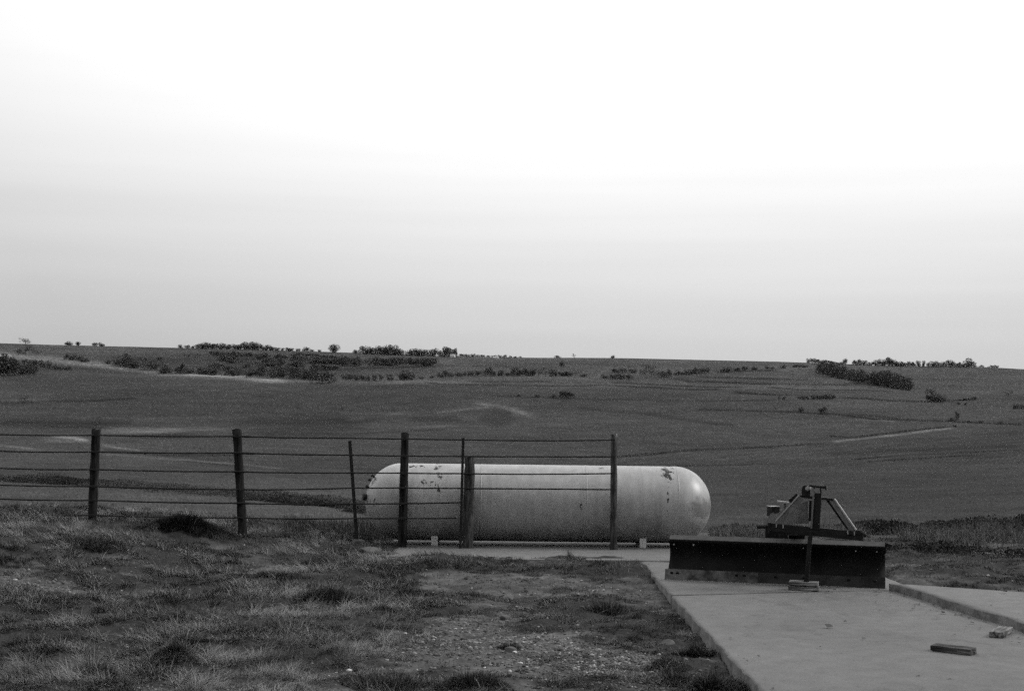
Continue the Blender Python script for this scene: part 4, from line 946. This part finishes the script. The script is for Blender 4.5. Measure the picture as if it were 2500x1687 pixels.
# ------------------------------------------------------------------ far trees and buildings
M_tree = attr_mat('tree_foliage', .9, .08); M_bark = simple('tree_bark', .05, .3, 3)
def crown_mesh(kind, sd):
    """unit tree: height 1, width 1"""
    r = np.random.default_rng(sd); n = {'round': 1500, 'bush': 1200, 'airy': 600, 'tall': 1200, 'full': 1500}[kind]
    lobes = []
    nl = {'round': 9, 'bush': 8, 'airy': 10, 'tall': 8, 'full': 9}[kind]
    for i in range(nl):
        t = r.random(); a_ = r.uniform(0, 6.28); q_ = r.random()**.5
        if kind in ('round', 'full'): lobes.append((math.cos(a_)*.27*q_, math.sin(a_)*.27*q_, .30+.42*t, r.uniform(.15, .25)))
        elif kind == 'bush': lobes.append((math.cos(a_)*.30*q_, math.sin(a_)*.30*q_, .14+.5*t*(1-q_*.4), r.uniform(.16, .26)))
        elif kind == 'airy': lobes.append((math.cos(a_)*.34*q_, math.sin(a_)*.34*q_, .35+.5*t, r.uniform(.08, .17)))
        else: lobes.append((math.cos(a_)*.22*q_, math.sin(a_)*.22*q_, .2+.6*t, r.uniform(.13, .22)))
    lobes = np.array(lobes); ii = r.integers(0, nl, n); d = r.normal(size=(n, 3)); d /= np.linalg.norm(d, axis=1)[:, None]
    p = lobes[ii, :3]+d*lobes[ii, 3:]*r.uniform(.55, 1.05, (n, 1)); p[:, 2] = np.clip(p[:, 2], .03, 1.1)
    s = r.uniform(.022, .055, n)*(1.0 if kind != 'airy' else .7); lo, hi = np.percentile(p, 2, 0), np.percentile(p, 98, 0); p[:, :2] = (p[:, :2]-(lo+hi)[:2]/2)/(hi-lo)[:2]*.95; zb_ = {'round': .12, 'bush': .02, 'airy': .22, 'tall': .06, 'full': .0}[kind]; p[:, 2] = zb_+(p[:, 2]-lo[2])/(hi[2]-lo[2])*(.97-zb_); tl = (.75+.5*r.random(nl))[ii]
    sv = rng.bit_generator.state
    Vv, Q_, T_, tt = leaves(p[:, 0], p[:, 1], p[:, 2], s*1.3, .056*tl*np.exp(r.normal(0, .45, n)))
    return Vv, Q_, tt
def trunk_bm(kind, sd):
    r = random.Random(sd); bm = bmesh.new()
    tube(bm, [(0, 0, -.12), (.01, 0, .1), (r.uniform(-.03, .03), .01, .35), (r.uniform(-.04, .04), 0, .6)], [.028, .022, .016, .006], 6)
    for i in range(5):
        z_ = r.uniform(.15, .45); a_ = r.uniform(0, 6.28); tube(bm, [(0, 0, z_), (math.cos(a_)*.15, math.sin(a_)*.15, z_+.15), (math.cos(a_)*.27, math.sin(a_)*.27, z_+.33)], [.012, .008, .003], 5)
    return bm
PROTO = {}
for kind in ('round', 'bush', 'airy', 'tall', 'full'):
    for v_ in range(3):
        Vv, Q_, tt = crown_mesh(kind, 100+v_*7+len(kind))
        me_o = npmesh('crown', Vv, [Q_], M_tree.m, tt); me = me_o.data; bpy.data.objects.remove(me_o)
        to = obj('trunk', trunk_bm(kind, v_), M_bark); tme = to.data; bpy.data.objects.remove(to)
        PROTO[kind, v_] = (me, tme)
RM = 1500
def tree(px_, py_, hpx, wpx, kind, label, group, rmin=60, name=None, cat='tree'):
    p, r_ = ground_hit(px_, py_, rmin)
    q_ = random.uniform(.82, 1.18); h_ = hpx*(1.28 if rmin == RM else 1.1)*q_/F*r_; w_ = wpx*1.05*random.uniform(.8, 1.25)/F*r_
    me, tme = PROTO[kind, random.randrange(3)]
    e_ = empty(name or ('bush' if kind == 'bush' else 'tree'), (p.x, p.y, p.z-.02*h_), random.uniform(0, 6.28)); e_.scale = (w_, w_, h_)
    link(bpy.data.objects.new('crown', me), e_); link(bpy.data.objects.new('trunk', tme), e_)
    tag(e_, label, 'bush' if kind == 'bush' and cat == 'tree' else cat, group); return e_
ORD = 'first second third fourth fifth sixth seventh eighth ninth tenth eleventh twelfth thirteenth fourteenth fifteenth sixteenth seventeenth eighteenth nineteenth twentieth'.split()
ORD += ['twenty-'+o_ for o_ in ORD[:9]]+['thirtieth']
def rows(lst, kind, label, group, rmin=60):
    lst = sorted(lst); num = len(lst) <= 30 and len(label.split()) <= 13
    for i, t in enumerate(lst): tree(t[0], t[1], t[2], t[3] if len(t) > 3 else t[2]*1.15, t[4] if len(t) > 4 else kind, label+(', '+ORD[i]+' from left' if num else ''), group, rmin)
RM = 1500
def rv(x): return float(np.interp(x, [p[0] for p in RIDGE], [p[1] for p in RIDGE]))+1.0
tree(62, rv(62), 12, 26, 'airy', 'thin bare tree on the skyline, nearest to the left edge', None, RM)
rows([(168, rv(168), 8, 14), (190, rv(190), 7, 12)], 'round', 'small skyline tree of the pair left of the long row', 'pair of skyline trees', RM)
rows([(232, rv(232), 6, 12), (247, rv(247), 6, 14)], 'round', 'low skyline tree between the pair and the long row', 'low skyline trees at left', RM)
G = 'long row of small trees on the skyline at left'
rows([(a_, rv(a_), b_, b_*1.8) for a_, b_ in [(440, 6), (456, 7), (470, 5), (483, 8), (494, 9), (507, 14), (519, 9), (532, 12), (546, 11), (558, 8), (572, 11), (584, 9), (596, 13), (609, 17), (622, 13), (634, 10), (646, 8), (655, 9), (666, 9), (678, 6), (690, 6), (704, 8), (712, 7), (728, 5), (747, 9), (762, 5), (780, 4)]], 'full', 'small tree in the long skyline row left of the big grove', G, RM)
tree(815, rv(815)+1, 17, 28, 'round', 'blocky round tree standing alone on the skyline left of the big grove', None, RM)
rows([(a_, rv(a_)+2, b_, c_) for a_, b_, c_ in [(868, 8, 14), (887, 17, 24), (902, 14, 20), (916, 15, 22), (930, 15, 22), (943, 18, 26), (957, 17, 26), (970, 13, 22), (980, 9, 16), (1000, 11, 16), (1012, 13, 18), (1024, 14, 20), (1036, 12, 18), (1050, 13, 18), (1062, 13, 18), (1074, 11, 14), (1086, 18, 18), (1098, 18, 22), (1110, 15, 14)]], 'full', 'tree of the big dark grove on the skyline above the tank', 'big grove on the skyline', RM)
rows([(a_, rv(a_), b_, b_*2.4) for a_, b_ in [(1127, 6), (1140, 5), (1155, 6), (1166, 4), (1178, 5), (1192, 4), (1206, 5), (1219, 5), (1232, 5), (1246, 4), (1258, 3), (1270, 3)]], 'bush', 'low bush on the skyline right of the big grove', 'low skyline bushes', RM)
tree(1360, rv(1360), 6, 12, 'bush', 'small bush alone on the bare skyline left of the thin tree', None, RM)
tree(1401, rv(1401), 11, 7, 'airy', 'thin lone tree on the bare skyline at the middle', None, RM)
tree(1496, rv(1496), 5, 10, 'bush', 'small bush alone on the bare skyline right of the thin tree', None, RM)
rows([(1973, rv(1973), 9, 9), (1985, rv(1985), 8, 14), (1998, rv(1998), 7, 14), (2012, rv(2012), 6, 14), (2028, rv(2028), 5, 14), (2042, rv(2042), 5, 12), (2054, rv(2054), 4, 10)], 'round', 'small tree on the skyline above the dark hedgerow at right', 'skyline trees above the hedgerow', RM)
tree(2063, rv(2063)+1, 12, 11, 'round', 'small round tree with a visible trunk on the skyline right of the hedgerow top', None, RM)
rows([(a_, rv(a_)+1, b_, c_) for a_, b_, c_ in [(2088, 9, 13), (2098, 11, 14), (2110, 11, 14), (2122, 6, 10), (2134, 8, 12), (2146, 14, 22), (2158, 9, 12), (2170, 14, 18), (2181, 14, 16), (2193, 11, 15), (2205, 10, 14), (2217, 10, 14), (2230, 9, 13), (2242, 11, 12), (2255, 10, 10), (2266, 9, 10), (2280, 12, 18), (2292, 8, 12), (2304, 10, 14), (2316, 13, 16), (2328, 12, 16), (2340, 9, 14), (2350, 6, 10)]], 'full', 'tree of the row on the skyline at right', 'skyline tree row at right', RM)
tree(2365, rv(2365)+1, 17, 23, 'round', 'largest round tree at the right end of the skyline row', None, RM)
rows([(2380, rv(2380), 4, 12), (2396, rv(2396), 4, 14), (2420, rv(2420), 4, 14), (2432, rv(2432), 5, 14)], 'bush', 'low bush on the skyline at the far right', 'far right skyline bushes', RM)
# hedgerow
HG = 'dark hedgerow running down the slope at right'
hb = [(2003, 912, 24), (2010, 914, 28), (2020, 917, 27), (2030, 920, 27), (2041, 922, 25), (2052, 925, 26), (2063, 927, 22), (2074, 929, 21), (2085, 932, 24), (2096, 935, 24), (2106, 937, 20), (2118, 938, 20), (2130, 940, 26), (2142, 941, 31), (2154, 942, 33), (2166, 944, 30), (2178, 946, 26), (2190, 949, 32), (2200, 951, 30), (2211, 953, 25), (2219, 953, 17)]
rows([(a_, b_, c_, c_*.95, random.choice(('full', 'full', 'tall'))) for a_, b_, c_ in hb], 'round', 'dark tree packed in the hedgerow down the right slope', HG)
rows([(a_+5, b_-5, c_*.9, c_, 'bush') for a_, b_, c_ in hb[1:-1:2]], 'bush', 'dark shrub filling the hedgerow down the right slope', 'shrubs within the hedgerow')
tree(2272, 981, 27, 22, 'tall', 'dark leaning tree standing alone on the slope at right', None); tree(2291, 981, 16, 24, 'bush', 'dark round shrub at the foot of the leaning tree', None)
rows([(1902, 976, 8, 6), (1914, 976, 7, 9), (1955, 975, 8, 14), (1968, 975, 8, 14), (1985, 975, 9, 16), (1998, 975, 9, 16), (2011, 975, 9, 14), (2022, 975, 12, 13), (2034, 974, 10, 12)], 'bush', 'dark shrub in the short row on the terrace right of centre', 'shrub row on the terrace')
tree(1956, 1006, 11, 11, 'bush', 'left small dim shrub below the terrace row', None); tree(2008, 1009, 16, 18, 'bush', 'right larger dim shrub below the terrace row', None)
tree(2337, 1026, 17, 12, 'tall', 'small dark leaning tree low on the right slope', None); tree(2325, 1028, 8, 14, 'bush', 'low shrub beside the small leaning tree', None)
rows([(2340, 989, 6, 6), (2357, 989, 5, 9), (2362, 977, 5, 16), (2378, 976, 8, 12), (2350, 978, 4, 16)], 'bush', 'tiny shrub near the fence line far up the right slope', 'tiny shrubs on the right slope')
rows([(2480, 998, 11, 14), (2495, 998, 10, 14)], 'bush', 'dark shrub at the right edge of the slope', 'shrubs at the right edge'); tree(2462, 966, 9, 22, 'airy', 'dim bush high on the right slope', None)
rows([(2394, 1033, 7, 8), (2442, 1035, 5, 8), (2365, 1031, 4, 10)], 'bush', 'tiny dark shrub on the track line at right', 'tiny shrubs on the track')
tree(1383, 973, 17, 26, 'round', 'round dark tree alone in the middle of the fields above the tank', None); rows([(1352, 971, 7, 16), (1312, 969, 5, 18), (1265, 967, 5, 16)], 'bush', 'low shrub left of the lone round tree', 'low shrubs by the lone tree')
# creek lines
CL = 'trees along the creek at the middle'
rows([(1205, 918, 10, 14), (1222, 918, 13, 16), (1240, 918, 9, 14), (1256, 918, 18, 20), (1270, 918, 17, 18), (1284, 918, 16, 18), (1300, 918, 14, 18), (1315, 919, 20, 24, 'airy'), (1332, 919, 22, 26, 'airy'), (1350, 919, 16, 20), (1372, 918, 10, 22, 'bush'), (1385, 918, 13, 18), (1405, 919, 18, 26, 'airy'), (1425, 920, 7, 16, 'bush')], 'full', 'grey green tree in the creek line above the middle of the tank', CL)
tree(1371, 897, 17, 12, 'tall', 'dark tall tree on the slope just under the bare skyline', None)
rows([(1475, 924, 8, 20), (1495, 925, 9, 20), (1515, 925, 12, 22), (1535, 925, 9, 20), (1500, 910, 9, 20), (1520, 910, 10, 24), (1545, 911, 10, 20), (1575, 920, 26, 24, 'airy'), (1590, 922, 26, 24, 'airy'), (1605, 921, 18, 16, 'airy'), (1618, 921, 12, 20), (1632, 919, 13, 18), (1655, 916, 12, 16), (1672, 915, 10, 18), (1688, 913, 12, 20), (1698, 912, 14, 16), (1716, 910, 12, 18), (1728, 909, 11, 14), (1765, 909, 10, 14), (1778, 908, 10, 16), (1800, 906, 7, 16), (1820, 904, 7, 14), (1842, 903, 7, 14), (1872, 902, 7, 12), (1885, 901, 6, 12), (1912, 899, 6, 18), (1945, 897, 6, 18), (1962, 897, 6, 16)], 'bush', 'shrub in the creek line right of the middle', 'creek growth right of the middle')
rows([(842, 926, 13, 16), (856, 928, 14, 16), (870, 929, 12, 14), (884, 929, 14, 16), (898, 930, 13, 12), (914, 930, 13, 12), (930, 930, 12, 12), (948, 929, 14, 8), (956, 929, 12, 9)], 'tall', 'tree in the creek row left of the grove skyline foot', 'creek row left of the middle')
tree(993, 928, 22, 34, 'round', 'wide round tree in the creek row above the left part of the tank', None)
rows([(980, 928, 13, 14), (1027, 925, 5, 14), (1055, 923, 5, 14), (1075, 922, 12, 18), (1088, 921, 16, 18), (1100, 920, 8, 14), (1118, 919, 9, 16), (1132, 918, 11, 14), (1150, 918, 12, 16), (1168, 917, 10, 14), (1190, 917, 14, 16), (1197, 916, 16, 12)], 'bush', 'shrub in the creek row right of the wide round tree', 'creek shrubs at the middle')
tree(787, 936, 28, 44, 'round', 'big round bushy tree at the edge of the stubble left of the tank', None)
# hazy creek woodland at the left
wr = random.Random(5); wl_ = []
for i in range(44):
    px_ = 285+i*11.2+wr.uniform(-5, 5); top = np.interp(px_, [280, 400, 560, 700, 780], [893, 912, 921, 926, 932]); wl_.append((px_, top-wr.uniform(0, 5), wr.uniform(9, 26), wr.uniform(14, 32)))
wl_ = [t+(wr.choice(('full', 'airy', 'airy', 'full', 'tall')),) for t in wl_]
rows(wl_, 'round', 'tree at the lower edge of the creek woodland at left', 'creek woodland at left')
wl_ = []
for i in range(84):
    px_ = wr.uniform(520, 1060); lo = np.interp(px_, [520, 700, 860, 1060], [916, 912, 900, 892]); hi = np.interp(px_, [520, 700, 860, 1060], [875, 872, 884, 886]); wl_.append((px_, wr.uniform(hi, lo), wr.uniform(7, 16), wr.uniform(16, 36)))
wl_ = [t+(wr.choice(('full', 'airy', 'bush', 'full')),) for t in wl_]
rows(wl_, 'bush', 'tree on the wooded slope behind the creek at left', 'wooded slope at left')
rows([(165, 879, 12, 18), (178, 880, 14, 22), (195, 881, 10, 20), (207, 884, 10, 18), (262, 889, 9, 14), (286, 893, 14, 14), (300, 896, 20, 20), (312, 896, 26, 24), (326, 899, 18, 22), (45, 866, 10, 26, 'airy'), (62, 866, 22, 30, 'airy'), (90, 867, 9, 24, 'airy'), (390, 880, 8, 12), (460, 871, 8, 20, 'airy'), (482, 872, 8, 16, 'airy')], 'bush', 'dim tree on the slope above the pale stubble at left', 'slope trees above the stubble')
rows([(a_, rv(a_)+16, 9, 13) for a_ in (518, 530, 541, 555, 566, 578, 590, 602, 612)], 'round', 'dark tree in the short row just below the skyline row at left', 'row below the skyline at left')
rows([(730+i*11, 866+i*1.1, 5, 14) for i in range(9)], 'bush', 'dark bush in the slanting row under the skyline left of the grove', 'slanting bush row')
rows([(-14, 918, 40, 34), (2, 917, 40, 32), (16, 917, 40, 32), (30, 917, 40, 30), (40, 916, 32, 18), (54, 915, 20, 18), (64, 914, 24, 20), (76, 912, 22, 20), (84, 910, 20, 16)], 'round', 'dark tree in the clump at the left edge', 'dark clump at the left edge')
rows([(60, 890, 10, 12), (75, 894, 12, 12), (87, 895, 16, 14), (99, 895, 15, 16), (108, 897, 10, 10), (119, 900, 15, 12), (134, 901, 8, 12), (145, 902, 7, 12), (157, 902, 6, 12), (168, 903, 8, 14)], 'bush', 'dark bush trailing right from the clump at the left edge', 'bushes trailing from the left clump')
tree(60, 978, 12, 24, 'airy', 'dim bush on the near slope above the left fence', None)
tree(236, 1043, 24, 22, 'airy', 'faint thin bush right behind the top of the leftmost fence post', None)
tree(2330, 1042, 5, 8, 'bush', 'tiny shrub at the end of the pale track', None)

M_wall = simple('white_painted_wall', .62, .08, 3, bump=0); M_roof = simple('pale_metal_roof', .40, .1, 3, bump=0); M_win = simple('dark_window', .03, .1, 3, .3, .5, bump=0)
def house(px_, wpx, hpx, label, name='farmhouse', roofmat=None):
    p, r_ = ground_hit(px_, rv(px_)+2.5, RM); w_ = wpx/F*r_; h_ = hpx/F*r_
    e_ = empty(name, p, random.uniform(-.3, .3)); tag(e_, label, 'building', 'far farm buildings')
    bm = bmesh.new(); box(bm, (0, 0, h_*.3-.5), (w_, w_*.6, h_*.6+1)); obj('wall', bm, M_wall, e_)
    bm = bmesh.new(); q = w_*.54; u = w_*.34; z0 = h_*.6+.02; v = [bm.verts.new(c) for c in ((-q, -u, z0), (q, -u, z0), (q, u, z0), (-q, u, z0), (-q, 0, h_), (q, 0, h_))]
    for f_ in ((0, 1, 5, 4), (3, 4, 5, 2), (0, 4, 3), (1, 2, 5), (0, 3, 2, 1)): bm.faces.new([v[i] for i in f_])
    obj('roof', bm, roofmat or M_roof, e_)
    for s_ in (-.25, .25):
        bm = bmesh.new(); box(bm, (w_*s_, -w_*.3-.02, h_*.33), (w_*.12, .06, h_*.18)); obj('window', bm, M_win, e_)
house(1105, 12, 7, 'tiny white farmhouse at the right end of the big skyline grove')
house(1067, 6, 4, 'tiny pale shed left of the white farmhouse at the skyline grove', 'shed')
house(1210, 13, 5, 'long pale farm building with flat roof among the low skyline bushes', 'barn')
house(2132, 5, 3, 'tiny pale shed beside the trees on the right skyline', 'shed')

# ------------------------------------------------------------------ haze
hm = bpy.data.materials.new('thin_haze'); hm.use_nodes = True; t_ = hm.node_tree; t_.nodes.remove(t_.nodes['Principled BSDF'])
pv = t_.nodes.new('ShaderNodeVolumePrincipled'); pv.inputs['Color'].default_value = (.9, .9, .9, 1); pv.inputs['Density'].default_value = HAZE = 6e-6; pv.inputs['Anisotropy'].default_value = .2
t_.links.new(pv.outputs[0], t_.nodes['Material Output'].inputs['Volume'])
bm = bmesh.new(); zmin = float(Z.min())-1; zmax = float(Z.max())+25
box(bm, (0, 0, (zmin+zmax)/2), (18400, 18400, zmax-zmin)); hz = obj('haze', bm, hm); tag(hz, kind='stuff')
